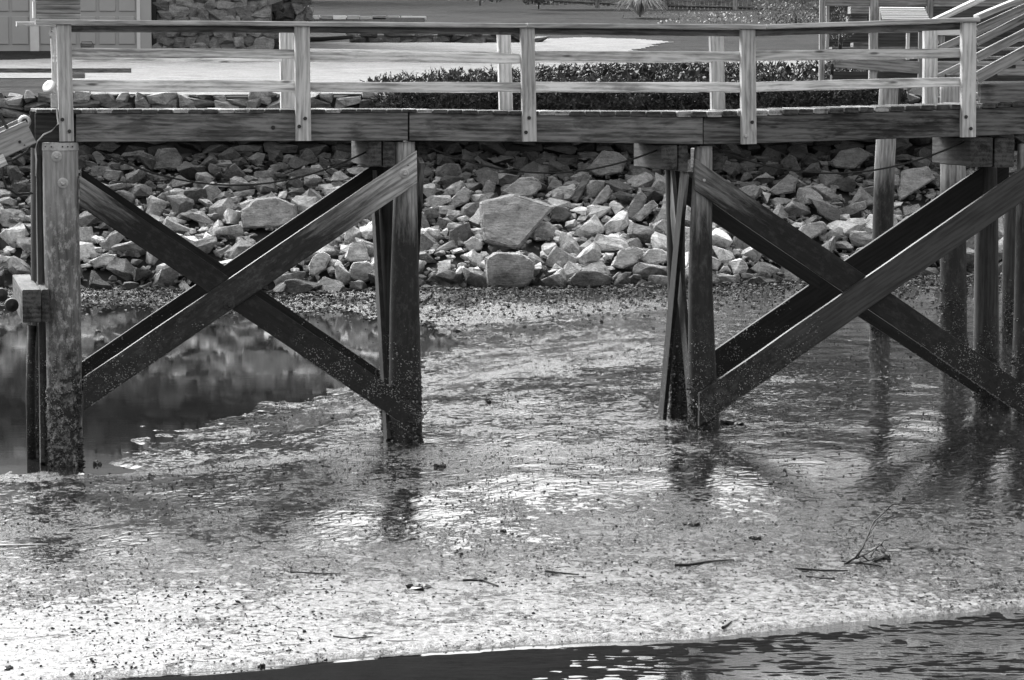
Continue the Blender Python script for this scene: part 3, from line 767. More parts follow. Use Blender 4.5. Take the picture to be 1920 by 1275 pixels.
# piles: lathe along local X (downwards)
def pile(pts, mat, parent, name='piling', seg=26, rough=.012, foot=.6, barn=0, barn_v=640, side=None):
    """pts: list of (center point, radius)"""
    p0 = pts[0][0]; p1 = pts[-1][0]; d = (p1-p0).normalized(); mw = frame(p0, d, y=PN)
    bm = bmesh.new(); rings = []; inv = mw.inverted(); sdd = random.random()*50
    n = 34; tot = (p1-p0).length+foot
    for i in range(n+1):
        x = tot*i/n; f = x/(p1-p0).length; ff = min(1, f)*(len(pts)-1); j = min(len(pts)-2, int(ff)); g = ff-j
        c = inv @ (pts[j][0].lerp(pts[j+1][0], g)); r = pts[j][1]+(pts[j+1][1]-pts[j][1])*g
        ring = []
        for k in range(seg):
            a = 2*math.pi*k/seg; ca, sa = math.cos(a), math.sin(a)
            rr = r*(1+rough*2*nz(ca*1.5+sdd, sa*1.5, x*.6)+rough*2.5*nz(ca*6+sdd, sa*6, x*.3)+rough*nz(ca*3, sa*3+sdd, x*7))
            ring.append(bm.verts.new((x, c.y+ca*rr, c.z+sa*rr)))
        rings.append(ring)
    for a, b in zip(rings, rings[1:]):
        for k in range(seg):
            f = bm.faces.new((a[k], a[(k+1) % seg], b[(k+1) % seg], b[k])); f.smooth = True
    bm.faces.new(rings[0]); bm.faces.new(rings[-1]); bmesh.ops.recalc_face_normals(bm, faces=bm.faces)
    o = obj(name, bm, mat, parent, mw)
    if barn:
        pt = []
        for _ in range(int(barn*1.7)):
            f = 1-random.random()**1.7*.36; x = (p1-p0).length*f
            a = random.uniform(0, 2*math.pi) if side is None else random.gauss(side, .8)
            ff = f*(len(pts)-1); j = min(len(pts)-2, int(ff)); g = ff-j
            c = pts[j][0].lerp(pts[j+1][0], g); r = pts[j][1]+(pts[j+1][1]-pts[j][1])*g
            nn = (mw.to_3x3() @ Vector((0, math.cos(a), math.sin(a)))).normalized()
            if nn.dot(PN) > .3: continue
            if nz(c.x*9+nn.x*4, c.z*7, nn.y*3) < .08: continue
            pt.append((c+nn*r*1.0, nn, random.uniform(.004, .008)+.010*random.random()**4))
        barnacles(o, pt)
        crust(o, pts, mw)
    return o
def ppile(tbl, off, mat, **kw):
    """tbl: (uL,uR,v) rows"""
    pts = []
    for (a, b, v) in tbl:
        s = pxw((a+b)/2, v, off); pts.append((pp((a+b)/2, v, off), (b-a)/2*s))
    return pile(pts, mat, pier, **kw)
pl1 = ppile([(80, 146, 268), (82, 148, 420), (86, 151, 570), (88, 153, 720), (90, 156, 880)], .19, 'pilelight', barn=900, side=-.7)
# metal band and bolts on the first piling
bm = bmesh.new(); c = pp(113, 268, .19); r = 33.6*pxw(113, 268, .19)
rings = [[bm.verts.new(c+Vector((math.cos(2*math.pi*k/32)*rr, math.sin(2*math.pi*k/32)*rr, z))) for k in range(32)] for rr, z in ((.001, .004), (r, .004), (r+.004, -.075))]
for a, b in zip(rings, rings[1:]):
    for k in range(32): bm.faces.new((a[k], a[(k+1) % 32], b[(k+1) % 32], b[k]))
bmesh.ops.recalc_face_normals(bm, faces=bm.faces)
bm.transform(Matrix.Translation(c).inverted()); band = obj('metal_band', bm, 'galv', pl1, Matrix.Translation(c))
for u in (85, 96, 117, 127, 136): bolt(u, 275, .0+.19-.185+(abs(u-113)/40)**2*.07, pl1, .008, 'rust')
bolt(106, 293, .01, pl1, .028, 'galv', True); bolt(118, 343, .004, pl1, .028, 'galv', True)
ppile([(58, 100, 250), (58, 104, 560), (60, 108, 880)], 1.25, 'piledark', barn=350)
pl2 = ppile([(740, 778, 266), (736, 783, 400), (731, 786, 560), (729, 789, 700), (728, 792, 832)], .24, 'pile', barn=700)
ppile([(708, 752, 270), (709, 752, 450), (711, 755, 620), (716, 760, 830)], 1.2, 'piledark', barn=250)
pl3 = ppile([(1302, 1336, 274), (1294, 1335, 400), (1290, 1336, 560), (1290, 1342, 700), (1292, 1350, 805)], .24, 'pile', barn=700)
ppile([(1246, 1284, 285), (1250, 1284, 450), (1254, 1286, 620), (1256, 1292, 800)], 1.2, 'piledark', barn=250)
pl4 = ppile([(1908, 1950, 270), (1904, 1952, 420), (1900, 1955, 600), (1896, 1958, 800)], .24, 'pile', barn=300)
ppile([(1830, 1872, 262), (1828, 1872, 450), (1826, 1872, 620), (1824, 1874, 770)], 1.2, 'piledark', barn=350)
# cap beams (doubled timbers running across the pier, seen on end)
def cap_beam(u0, u1, v0, v1, off0, off1, name='cap_beam', mat='capbeam'):
    a = pp((u0+u1)/2, (v0+v1)/2, off0); b = a+PN*(off1-off0); s = pxw(u0, v0, off0)
    return obj(name, board_bm((b-a).length, (u1-u0)*s, (v1-v0)*s, ch=.012, jit=.006), mat, pier, frame((a+b)/2, b-a, z=UP))
cap_beam(692, 716, 266, 312, .10, 1.3); cap_beam(717.5, 741, 266, 313, .13, 1.3)
cap_beam(785, 802, 264, 301, .35, 1.3)
cap_beam(1240, 1270, 272, 318, .10, 1.3); cap_beam(1271.5, 1290, 273, 321, .13, 1.3); cap_beam(1338, 1355, 280, 320, .35, 1.3)
cap_beam(1818, 1862, 258, 312, .10, 1.3); cap_beam(1863.5, 1903, 258, 313, .13, 1.3)
# cross braces
def brace(p0, p1, vt, off, mat, cut0=True, cut1=True, barn=0, barn_end=0, t=.065):
    a = pp(*p0, off+t/2); b = pp(*p1, off+t/2); d = b-a; ang = math.atan2(d.z, d.dot(PD))
    h = vt*pxw(p0[0], p0[1])*math.cos(ang)
    mw = frame((a+b)/2, d, y=PN); zz = mw.to_3x3() @ Vector((0, 0, 1))
    sk = -math.tan(math.atan2(d.z, d.dot(PD)))*(-1 if zz.z > 0 else 1)
    sk = math.tan(ang)*(1 if zz.z > 0 else -1)
    o = obj('cross_brace', board_bm(d.length, t, h, ch=.006, jit=.003, skew0=sk*cut0, skew1=sk*cut1), mat, pier, mw)
    if barn:
        pt = []
        for _ in range(int(barn*1.7)):
            f = random.random()**1.7*.34
            if barn_end: f = 1-f
            q = random.uniform(-.5, .5); c = a+d*f+zz*h*q-PN*(t/2)
            if random.random() < .3: pt.append((a+d*f-zz*(h/2)*(1 if zz.z > 0 else -1)-PN*random.uniform(-.5, .5)*t, -UP, random.uniform(.004, .013)))
            elif nz(c.x*4, c.z*4, 7)+.25*(1-f if barn_end == 0 else f) > .22: pt.append((c, -PN, random.uniform(.003, .011)))
        barnacles(o, pt)
    return o
bA = brace((157, 738), (781, 313), 61, .015, 'brace', barn=450)
bolt(758, 325, .012, bA, .026, 'galv', True); bolt(430, 571, .012, bA, .03, 'rust', True); bolt(765, 310, .012, bA, .006)
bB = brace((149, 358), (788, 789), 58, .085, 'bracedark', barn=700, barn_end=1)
bD = brace((1310, 768), (1985, 299), 63, .015, 'bracesmooth', barn=450)
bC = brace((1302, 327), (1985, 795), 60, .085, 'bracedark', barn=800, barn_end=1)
bolt(1320, 338, .083, bC, .018, 'galv')
def far_brace(p0, p1, vt, dv, mat='braceshade', **kw):
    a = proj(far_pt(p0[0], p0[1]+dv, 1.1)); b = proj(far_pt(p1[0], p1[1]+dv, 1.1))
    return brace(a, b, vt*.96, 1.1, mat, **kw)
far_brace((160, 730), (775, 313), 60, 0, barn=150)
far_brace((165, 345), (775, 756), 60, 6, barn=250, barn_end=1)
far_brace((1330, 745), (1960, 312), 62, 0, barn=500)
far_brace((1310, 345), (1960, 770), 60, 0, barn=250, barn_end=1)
# transverse braces between near and far piles, seen edge on
def edge_brace(u, v0, v1, near_top, mat='brace', wd=.045):
    x0 = pp(u, v0, .25); x1 = pp(u, v1, .25)
    top, bot = (x0, x1+PN*.95) if near_top else (x0+PN*.95, x1)
    d = bot-top; y_ = PD
    return obj('cross_brace', board_bm(d.length, wd, .22, ch=.006), mat, pier, frame((top+bot)/2, d, y=y_))
edge_brace(1284, 322, 800, True, 'bracedark'); edge_brace(1300, 322, 790, False, 'pile')
edge_brace(789, 300, 826, True, 'bracedark', .05); edge_brace(727, 330, 826, False, 'bracedark', .05)
edge_brace(80, 300, 870, False, 'piledark', .05)

# fender timbers tied across the first bent
for (u0, u1, v0, v1, d_, o_) in ((42, 77, 543, 605, 2.3, -.14), (78.5, 93, 543, 604, 1.9, -.10)):
    a = pp((u0+u1)/2, (v0+v1)/2, o_); b = a+PN*d_; s = pxw(u0, v0, o_)
    obj('fender_timber', board_bm((b-a).length, (u1-u0)*s, (v1-v0)*s, ch=.01, jit=.004), 'capbeam', pier, frame((a+b)/2, b-a, z=UP))
# things on the rail end
bxp = pp(109, 35, .1)
bx = thing('slatted_box', bxp, 'small grey slatted wooden box standing on the left end of the handrail', 'box')
s = pxw(109, 20)
for k in range(4): obj('slat', box_bm(-41*s, 41*s, -.10+.006*(k % 2), .12, .004+k*8.6*s, .004+(k*8.6+8.0)*s, .003), 'greywood', bx, Matrix.Translation(bxp) @ PIER_ROT)
obj('side_panel', box_bm(-47*s, -41.2*s, -.08, .10, .004, 32*s, .002), 'trim', bx, Matrix.Translation(bxp) @ PIER_ROT)
obj('lid', box_bm(-43*s, 42*s, -.11, .13, 34*s, 37*s, .002), 'greywood', bx, Matrix.Translation(bxp) @ PIER_ROT)
# spotlight
lp = pp(91, 162, -.02)
sp_ = thing('spotlight', pp(100, 175, .05), 'small white round spotlight clamped to the leftmost railing post', 'lamp')
d_ = Vector((-.45, -.75, .55)).normalized(); mwl = frame(lp, d_, z=UP)
bm = bmesh.new(); prof = [(0, .0001), (.012, .045), (.012, .067), (0, .072), (-.03, .055), (-.09, .03), (-.10, .0001)]
rings = [[bm.verts.new((x, r*math.cos(2*math.pi*k/24), r*math.sin(2*math.pi*k/24))) for k in range(24)] for x, r in prof]
for a, b in zip(rings, rings[1:]):
    for k in range(24): f = bm.faces.new((a[k], a[(k+1) % 24], b[(k+1) % 24], b[k])); f.smooth = True
bmesh.ops.remove_doubles(bm, verts=bm.verts, dist=5e-4); bmesh.ops.recalc_face_normals(bm, faces=bm.faces)
obj('lamp_head', bm, 'white', sp_, mwl)
obj('bracket', tube_bm([lp-d_*.09, pp(98, 178, .03), pp(103, 190, .04)], .016), 'galv', sp_)
obj('junction_box', box_bm(-.03, .03, -.03, .03, -.09, .05, .005), 'galv', sp_, Matrix.Translation(pp(101, 186, .0)) @ PIER_ROT)
pc = [pp(u, v, -.01) for u, v in ((96, 72), (93, 62), (97, 57), (102, 60), (103, 75), (103, 110), (104, 150), (105, 180), (107, 215), (109, 232), (96, 246), (82, 252), (70, 265), (66, 280), (68, 300), (67, 330))]
tag(obj('conduit_cable', tube_bm(pc, .009, 6), 'cablelight'), 'pale electric cable running down the leftmost railing post to the pile', 'cable')
tag(obj('black_cable', tube_bm([pp(u, v, .35) for u, v in ((66, 262), (50, 285), (25, 300), (8, 303), (4, 330), (12, 352), (32, 364), (62, 362))], .014, 6), 'cable'), 'thick black cable drooping in a loop left of the leftmost pile', 'cable')
# hanging cable under the deck
bm = bmesh.new()
for a, b, s_ in (((160, 270), (690, 283), .40), ((795, 272), (1240, 278), .285), ((1335, 276), (1815, 262), .33)):
    tube_bm(sag(pp(*a, .3), pp(*b, .3), s_, 28), .011, 6, bm=bm)
tag(obj('hanging_cable', bm, 'cable'), 'thin black cable swagged in three loops below the deck of the pier', 'cable')
# gangway end at the left edge
gw = thing('gangway', pp(0, 300, .2), 'end of a wooden gangway with a roller hanging at the left edge of the pier', 'gangway')
def gboard(p0, p1, vt, o_, t, mat, name):
    a = pp(*p0, o_); b = pp(*p1, o_); h = vt*pxw(10, 260)
    return obj(name, board_bm((b-a).length, t, h, ch=.008), mat, gw, frame((a+b)/2, b-a, y=PN))
gboard((-120, 330), (58, 247), 46, .0, .12, 'greywood', 'side_beam'); gboard((-120, 318), (45, 240), 40, .55, .12, 'greywood', 'side_beam')
gboard((-60, 330), (10, 298), 22, -.07, .05, 'rail', 'cleat')
whl = Matrix.Translation(pp(46, 228, .1)) @ PIER_ROT
bm = bmesh.new(); rings = [[bm.verts.new((r*math.cos(2*math.pi*k/20), y, r*math.sin(2*math.pi*k/20))) for k in range(20)] for r, y in ((.03, -.05), (.045, -.05), (.068, -.03), (.06, .0), (.068, .03), (.045, .05), (.03, .05))]
for a, b in zip(rings, rings[1:]+rings[:1]):
    for k in range(20): f = bm.faces.new((a[k], a[(k+1) % 20], b[(k+1) % 20], b[k])); f.smooth = True
bmesh.ops.recalc_face_normals(bm, faces=bm.faces); obj('roller', bm, 'galv', gw, whl)
obj('axle', tube_bm([pp(46, 228, -.02), pp(46, 228, .6)], .02), 'rust', gw)
obj('bracket', board_bm(.38, .03, .09), 'rust', gw, frame(pp(64, 243, .3), UP, y=PN))
obj('bracket', board_bm(.30, .02, .03), 'rust', gw, frame(pp(12, 238, .0), Vector((.3, 0, -.6)), y=PN))
bolt(37, 266, -.065, gw, .016); bolt(46, 272, -.065, gw, .008)
# mooring hoops at the left edge
for i, (u, v, lab) in enumerate(((2, 553, 'upper dark iron mooring roller at the left edge beside the fender timber'), (22, 572, 'lower dark iron mooring roller touching the fender timber'))):
    bm = bmesh.new(); r0 = .075
    rings = [[bm.verts.new((r*math.cos(2*math.pi*k/18), y, r*math.sin(2*math.pi*k/18))) for k in range(18)] for r, y in ((.0001, -.07), (.022, -.07), (.024, -.045), (.036, -.05), (.040, -.035), (.062, -.04), (.072, -.025), (.072, .05), (.05, .06), (.0001, .06))]
    for a, b in zip(rings, rings[1:]):
        for k in range(18): f = bm.faces.new((a[k], a[(k+1) % 18], b[(k+1) % 18], b[k])); f.smooth = True
    bmesh.ops.remove_doubles(bm, verts=bm.verts, dist=5e-4); bmesh.ops.recalc_face_normals(bm, faces=bm.faces)
    tag(obj('mooring_roller', bm, 'rust', None, Matrix.Translation(pp(u, v, .1+.2*i)) @ PIER_ROT), lab, 'roller', 'mooring rollers at the left edge')
tag(obj('metal_pole', tube_bm([pp(60, 610, .75), pp(57, 740, .75), pp(60, 895, .75)], .05, 12), 'piledark'), 'thin dark pipe standing in the mud just left of the leftmost pile', 'pole')

# ------------------------------------------------------------------ STAIRS at the right end of the pier
st = thing('stairway', pp(1835, 200, .6), 'wooden stairway with slanting rails climbing right from the end of the pier', 'stairs')
def sboard(p0, p1, vt, o_, t, mat, name, far=False):
    f = far_pt if far else pp
    a = f(*p0, o_); b = f(*p1, o_)
    return obj(name, board_bm((b-a).length, t, vt*pxw(1850, 100), ch=.006, jit=.003), mat, st, frame((a+b)/2, b-a, y=PN))
sboard((1831, 33), (2010, -41), 10, .05, .16, 'post', 'handrail')
sboard((1831, 53), (2010, -28), 11, .10, .04, 'greywood', 'rail')
sboard((1831, 79), (2010, -12), 15, .12, .04, 'greywood', 'rail')
sboard((1831, 108), (2010, 18), 17, .12, .04, 'greywood', 'rail')
sboard((1831, 146), (2010, 50), 22, .12, .05, 'greywood', 'stringer')
sboard((1822, 36), (2010, -52), 10, 1.2, .16, 'post', 'handrail', True)
for (a, b, t_) in (((1830, 92), (2010, 8), 14), ((1830, 146), (2010, 56), 14)): sboard(a, b, t_, 1.18, .04, 'greywood', 'rail', True)
for k in range(5):
    a = pp(1850+k*34, 142-k*17, .2); obj('tread', board_bm(1.0, .26, .04), 'deckdark', st, frame(a+PN*.5, PN, z=UP))
obj('railing_post', board_bm(1.2, .09, .14), 'post', st, frame(pp(1990, 30, .05), UP, y=PN))
sboard((1836, 176), (1990, 172), 38, .5, .08, 'fascia', 'landing_beam')

# ------------------------------------------------------------------ ELEVATED DECK behind, right
SY = 44.0
ed = thing('raised_deck', at(1700, 640, SY), 'raised wooden deck on tall piles behind the right end of the pier', 'deck')
def sx(n_): return n_/F*SY
def ebox(name, u0, u1, v0, v1, Y, dep, mat, parent=None, tilt=0, lab=None):
    a = at(u0, v1, Y); b = at(u1, v0, Y); c = (a+b)/2; L_, h = abs(b.x-a.x), abs(b.z-a.z)
    if h > L_: bm = board_bm(h, dep, L_, ch=.006); mw = frame(c+Vector((0, dep/2, 0)), UP, y=Vector((0, 1, 0)))
    else: bm = board_bm(L_, dep, h, ch=.006); mw = frame(c+Vector((0, dep/2, 0)), Vector((1, 0, tilt)), y=Vector((0, 1, 0)))
    return obj(name, bm, mat, parent or ed, mw)
ebox('post', 1536, 1548, -60, 152, SY, .12, 'greywood'); ebox('post', 1549, 1556, -60, 92, SY+.3, .1, 'greywood')
ebox('post', 1630, 1648, -60, 150, SY, .14, 'greywood'); ebox('post', 1738, 1751, -60, 60, SY, .12, 'greywood'); ebox('post', 1699, 1706, 62, 112, SY+.2, .06, 'trim')
ebox('post', 1722, 1736, 60, 150, SY+.1, .1, 'greywood')
ebox('beam', 1549, 1738, -20, 11, SY+.02, .08, 'greywood'); ebox('beam', 1752, 2000, -30, 12, SY+.02, .08, 'greywood')
ebox('beam', 1556, 1722, 56, 62, SY+.05, .06, 'greywood')
ebox('side_beam', 1560, 1724, 110, 132, SY-.05, .08, 'greywood', tilt=-.07)
ebox('side_beam', 1726, 2010, 116, 142, SY+.3, .08, 'greywood')
ebox('back_wall', 1550, 2010, -60, 114, SY+2.4, .08, 'joist')
ebox('under_beam', 1560, 2010, 134, 152, SY+1.0, .3, 'piledark')
ebox('shelf', 1595, 1630, 12, 25, SY+1.2, .4, 'greywood'); ebox('shelf', 1590, 1626, 30, 50, SY+1.5, .3, 'fascia')
ebox('shelf', 1600, 1640, 80, 90, SY+1.2, .4, 'fascia'); ebox('shelf', 1560, 2010, 88, 92, SY+1.2, .9, 'fascia')
def epile(tbl, Y, mat, **kw):
    pts = [(at((a+b)/2, v, Y), (b-a)/2/F*Y) for a, b, v in tbl]
    return pile(pts, mat, ed, **kw)
epile([(1650, 1685, 150), (1640, 1678, 300), (1635, 1674, 460), (1630, 1668, 622)], 42.8, 'pile', barn=150)
ebox('post', 1668, 1690, 150, 205, SY+.8, .2, 'piledark')
epile([(1762, 1800, 150), (1763, 1811, 300), (1762, 1812, 460), (1760, 1815, 680)], 39.5, 'pile', barn=350, side=-.7)
epile([(1886, 1912, 330), (1880, 1910, 460), (1876, 1910, 660)], 41.5, 'piledark', barn=150)
epile([(1940, 1985, 150), (1940, 1985, 660)], 42, 'piledark')
lv = thing('white_louvre', at(1695, 38, SY-.3), 'white slatted louvre panel leaning on the raised deck', 'panel')
for k in range(6):
    v = 15+k*4.1; a = at(1650+k*.5, v, SY-.3); b = at(1733+k*1.6, v+.3, SY-.3)
    obj('slat', board_bm((b-a).length, .03, sx(2.8), ch=.003), 'white', lv, frame((a+b)/2+Vector((0, k*-.02, 0)), b-a, y=Vector((0, 1, .5))))
obj('frame', board_bm(sx(26), .03, sx(3), ch=.003), 'white', lv, frame(at(1650, 26, SY-.27), UP, y=Vector((0, 1, 0))))
obj('backing', board_bm(sx(88), .01, sx(24), ch=.002), 'greywood', lv, frame(at(1694, 26, SY-.18), Vector((1, 0, 0)), y=Vector((0, 1, 0))))
wb = thing('white_bin', at(1775, 66, SY+.2), 'pale white box on the raised deck behind the end post', 'box')
ebox('body', 1751, 1800, 53, 66, SY+.2, .4, 'white', wb); ebox('lid', 1749, 1802, 49, 52.5, SY+.17, .46, 'trim', wb)
ebox('leg', 1760, 1772, 66, 82, SY+.25, .1, 'greywood', wb)

# ------------------------------------------------------------------ HEDGE on the wall
def hedge():
    bl = []
    top = [(690, 150), (760, 143), (820, 136), (900, 132), (1000, 133), (1060, 124), (1150, 122), (1240, 116), (1300, 114), (1400, 120), (1560, 118), (1700, 150), (1760, 160)]
    for k in range(24000):
        u = random.uniform(685, 1700); edge = sstep(680, 780, u)
        Y = random.uniform(58.55, 61.2); vt = lerp(top, u)+9*nz(u*.03, Y)+5*nz(u*.15, Y*3)+3-6*random.random()**6
        if random.random() < .6: Y = random.uniform(57.9, 58.5)
        v = random.uniform(max(vt+8, 150), 228) if Y < 58.6 else random.uniform(vt, vt+45)
        if u < 760 and v > 170 and random.random() > edge: continue
        p = at(u, v, Y+.25*nz(u*.05, v*.08)); d = (Vector((random.uniform(-.8, .8), random.uniform(-1, .2), random.uniform(-.15, 1)))).normalized()
        clump = .5+.9*nz(u*.035, v*.06, Y*.7); tone = max(0, min(1, clump+random.uniform(-.3, .3)))
        L_ = random.uniform(.06, .15); q = p+d*L_; wv = d.cross(rv()).normalized()*random.uniform(.012, .026)
        bl.append((p, q, wv, tone*.8 if random.random() > .03 else 1.0))
        for _ in range(3):
            pm = p.lerp(q, random.uniform(.2, .9)); dd = (d+rv()*.9).normalized()
            bl.append((pm, pm+dd*L_*.55, dd.cross(rv()).normalized()*.009, tone))
    for k in range(5200):
        u = random.uniform(730, 1700); Y = random.uniform(58.3, 60.6); vt = lerp(top, u)+9*nz(u*.03, Y)+12
        p = at(u, random.uniform(vt, 215), Y); bl.append((p, p+rv()*.22, rv()*.07, random.uniform(0, .35)))
    return leaf_mesh('juniper_hedge', bl)
hd = thing('juniper_hedge', at(1150, 200, 60), 'dark spiky juniper hedge trailing over the top of the sea wall', 'hedge')
obj('foliage', hedge(), 'leaf', hd)
bm = bmesh.new()
for k in range(26):
    u = random.uniform(720, 1680); a = at(u, 200, 60); tube_bm([a-UP*.3, a+rv()*.25, a+UP*.3+rv()*.4], .02, 5, .006, bm=bm)
obj('stem', bm, 'twig', hd)

# ------------------------------------------------------------------ HOUSE
HY = 82.0
def hb(name, u0, u1, v0, v1, Y, dep, mat, parent, ch=.004):
    a = at(u0, v1, Y); b = at(u1, v0, Y)
    c = Vector(((a.x+b.x)/2, Y+dep/2, (a.z+b.z)/2))
    hx, hz = (b.x-a.x)/2, (b.z-a.z)/2
    return obj(name, box_bm(-hx, hx, -dep/2, dep/2, -hz, hz, ch), mat, parent, Matrix.Translation(c))
gar = thing('garage', at(100, 108, HY), 'garage with pale panelled doors and a rough stone wall beside the drive', 'garage')
hb('wall', -700, 285, -330, -60, HY+.2, .3, 'trim', gar); hb('wall', 262, 282.5, -60, 104, HY+.05, .4, 'door', gar)
for (u0, u1, vb) in ((-420, -150, 107), (-130, 56, 106), (72, 256, 104)):
    dr = hb('garage_door', u0, u1, -60, vb, HY+.12, .05, 'door', gar)
    n = 5; wd = (u1-u0)/n
    for k in range(n):
        for (va, vb_) in ((-52, 21), (31, 83)):
            hb('panel', u0+k*wd+3.5, u0+(k+1)*wd-3.5, va, vb_, HY+.085, .035, 'door', dr, .012)
hb('trim_post', 57, 71, -60, 106, HY+.03, .1, 'trim', gar); hb('trim_post', 257, 261.5, -60, 104, HY+.02, .12, 'trim', gar)
hb('downspout', 283.5, 292, -60, 96, HY+.1, .3, 'dark', gar, 0)
z0 = at(0, 96, HY).z; z1 = at(0, -90, HY).z
hb('wall', 290, 505, -330, 100, HY+.25, .3, 'mortar', gar)
sf = stone_face('stone_facing', at(296, 0, HY).x, at(500, 0, HY).x, z0-.1, z1, lambda x, z: HY+.2, .26, (.24, .55), lambda z: random.uniform(.12, .30), gar, depth=.12, rough=.03, fill=.66)
hb('recess', 503, 552, -60, 96, HY+1.2, .3, 'mortar', gar)
stone_face('stone_facing', at(504, 0, HY).x, at(550, 0, HY).x, z0-.1, z1, lambda x, z: HY+1.1, .26, (.24, .5), lambda z: random.uniform(.06, .16), gar, depth=.12, rough=.03, fill=.66)
hb('downspout', 551.5, 556, -60, 60, HY+.9, .08, 'dark', gar, 0)
stone_face('stone_facing', at(556, 0, HY).x, at(576, 0, HY).x, at(0, 62, HY).z, z1, lambda x, z: HY+.9, .26, (.24, .3), lambda z: random.uniform(.1, .2), gar, depth=.12, rough=.03, fill=.66)
rf = bmesh.new(); a = at(-760, -330, HY); b = at(600, -330, HY)
vsr = [rf.verts.new(p) for p in ((a.x, HY-.5, a.z), (b.x, HY-.5, a.z), (b.x, HY+4.5, a.z+3), (a.x, HY+4.5, a.z+3), (b.x, HY+9.5, a.z), (a.x, HY+9.5, a.z))]
for q in ((0, 1, 2, 3), (3, 2, 4, 5), (0, 5, 4, 1), (0, 3, 5), (1, 4, 2)): rf.faces.new([vsr[i] for i in q])
obj('roof', rf, 'joist', gar)
hb('back_wall', -700, 575, -330, 60, HY+8.5, .3, 'trim', gar); hb('door_latch', 210, 212, 40, 44, HY+.05, .02, 'dark', gar, 0)
# small handbag-like basket by the door, timber, log
lt = thing('lantern_box', at(162, 92, 78), 'small dark box with a loop handle standing before the garage door', 'box')
hb('body', 151, 174, 81, 91, 78, .25, 'fascia', lt); 
obj('handle', tube_bm([at(152, 82, 78), at(153, 78.5, 78), at(172, 78.5, 78), at(173.5, 82, 78)], .012, 6), 'cable', lt)
tp = hit(60, 137, 59.2)
tb = thing('timber_edging', tp, 'long dark timber beam lying along the edge of the gravel drive', 'beam')
Yt = 63
hb('beam', -260, 245, 128, 136.5, Yt, .12, 'fascia', tb); hb('block', 134, 157, 137, 147, Yt, .2, 'fascia', tb)
pt = [(u, v) for u, v in ((440, 74), (500, 73), (560, 74), (600, 73.5), (640, 71), (662, 69))]
tag(obj('log', tube_bm([at(u, v, 86.5) for u, v in pt], .085, 10, .06), 'twig'), 'dark fallen log lying at the back edge of the gravel drive', 'log')
# border of stones behind the gravel, and the capped garden wall
bs = thing('border_wall', at(800, 80, 88.5), 'low rough stone border along the back of the gravel drive', 'wall')
stone_face('stonework', at(660, 0, 88.5).x, at(990, 0, 88.5).x, at(0, 84, 88.5).z, at(0, 63, 88.5).z, lambda x, z: 88.5, .24, (.4, 1.0), lambda z: random.uniform(.10, .28), bs, depth=.25)
stone_face('stonework', at(290, 0, 87).x, at(480, 0, 87).x, at(0, 92, 87).z, at(0, 84, 87).z, lambda x, z: 87, .16, (.4, .8), lambda z: random.uniform(.06, .2), bs, depth=.25)
obj('backing', box_bm(at(655, 0, 88.5).x, at(985, 0, 88.5).x, 88.5, 88.8, at(0, 86, 88.5).z, at(0, 66, 88.5).z), 'mortar', bs)
cw = thing('garden_wall', at(690, 40, 100), 'pale capped garden wall behind the stone border, left of the lawn', 'wall')
hb('wall', 560, 796, 33, 66, 100, .4, 'mortar', cw)
for k in range(9): hb('coping_stone', 575+k*25+random.uniform(-3, 3)*(k > 0), 575+k*25+23.5, 28.5+random.uniform(0, 2), 36.5, 99.9+.02*k, .6, 'greywood' if k in (1, 5) else 'trim' if k > 6 or k == 2 else 'door', cw, .01)
# picket fence across the back of the lawn
def fence():
    FY = 121.0; ft = thing('board_fence', at(1300, 25, FY), 'dark upright board fence across the back of the lawn', 'fence')
    def gz(x): return lerp([(960, 8), (1120, 10), (1270, 20), (1540, 28)], x)
    u = 985.0; bm = bmesh.new()
    while u < 1620:
        g = gz(u); a = at(u, g+random.uniform(-2, 1), FY); wd = .145
        box_bm(a.x, a.x+wd, FY, FY+.03, a.z, a.z+1.9+random.uniform(-.03, .03), 0, bm); u += 8.0
    obj('board', bm, 'fascia', ft)['kind'] = 'stuff'
    for dv in (9, 60):
        bm = bmesh.new(); a = at(985, gz(985)-dv, FY); b = at(1270, gz(1270)-dv, FY); c = at(1620, gz(1600)-dv, FY)
        for p, q in ((a, b), (b, c)): tube_bm([p-Vector((0, .04, 0)), q-Vector((0, .04, 0))], .05, 4, bm=bm)
        obj('rail', bm, 'fascia', ft)
    for u in (1120, 1248, 1378, 1508):
        a = at(u, gz(u)+3, FY-.12); obj('post', board_bm(2.1, .12, .19), 'greywood' if u == 1378 else 'fascia', ft, frame(a+UP*1.0, UP, y=Vector((0, 1, 0))))
fence()
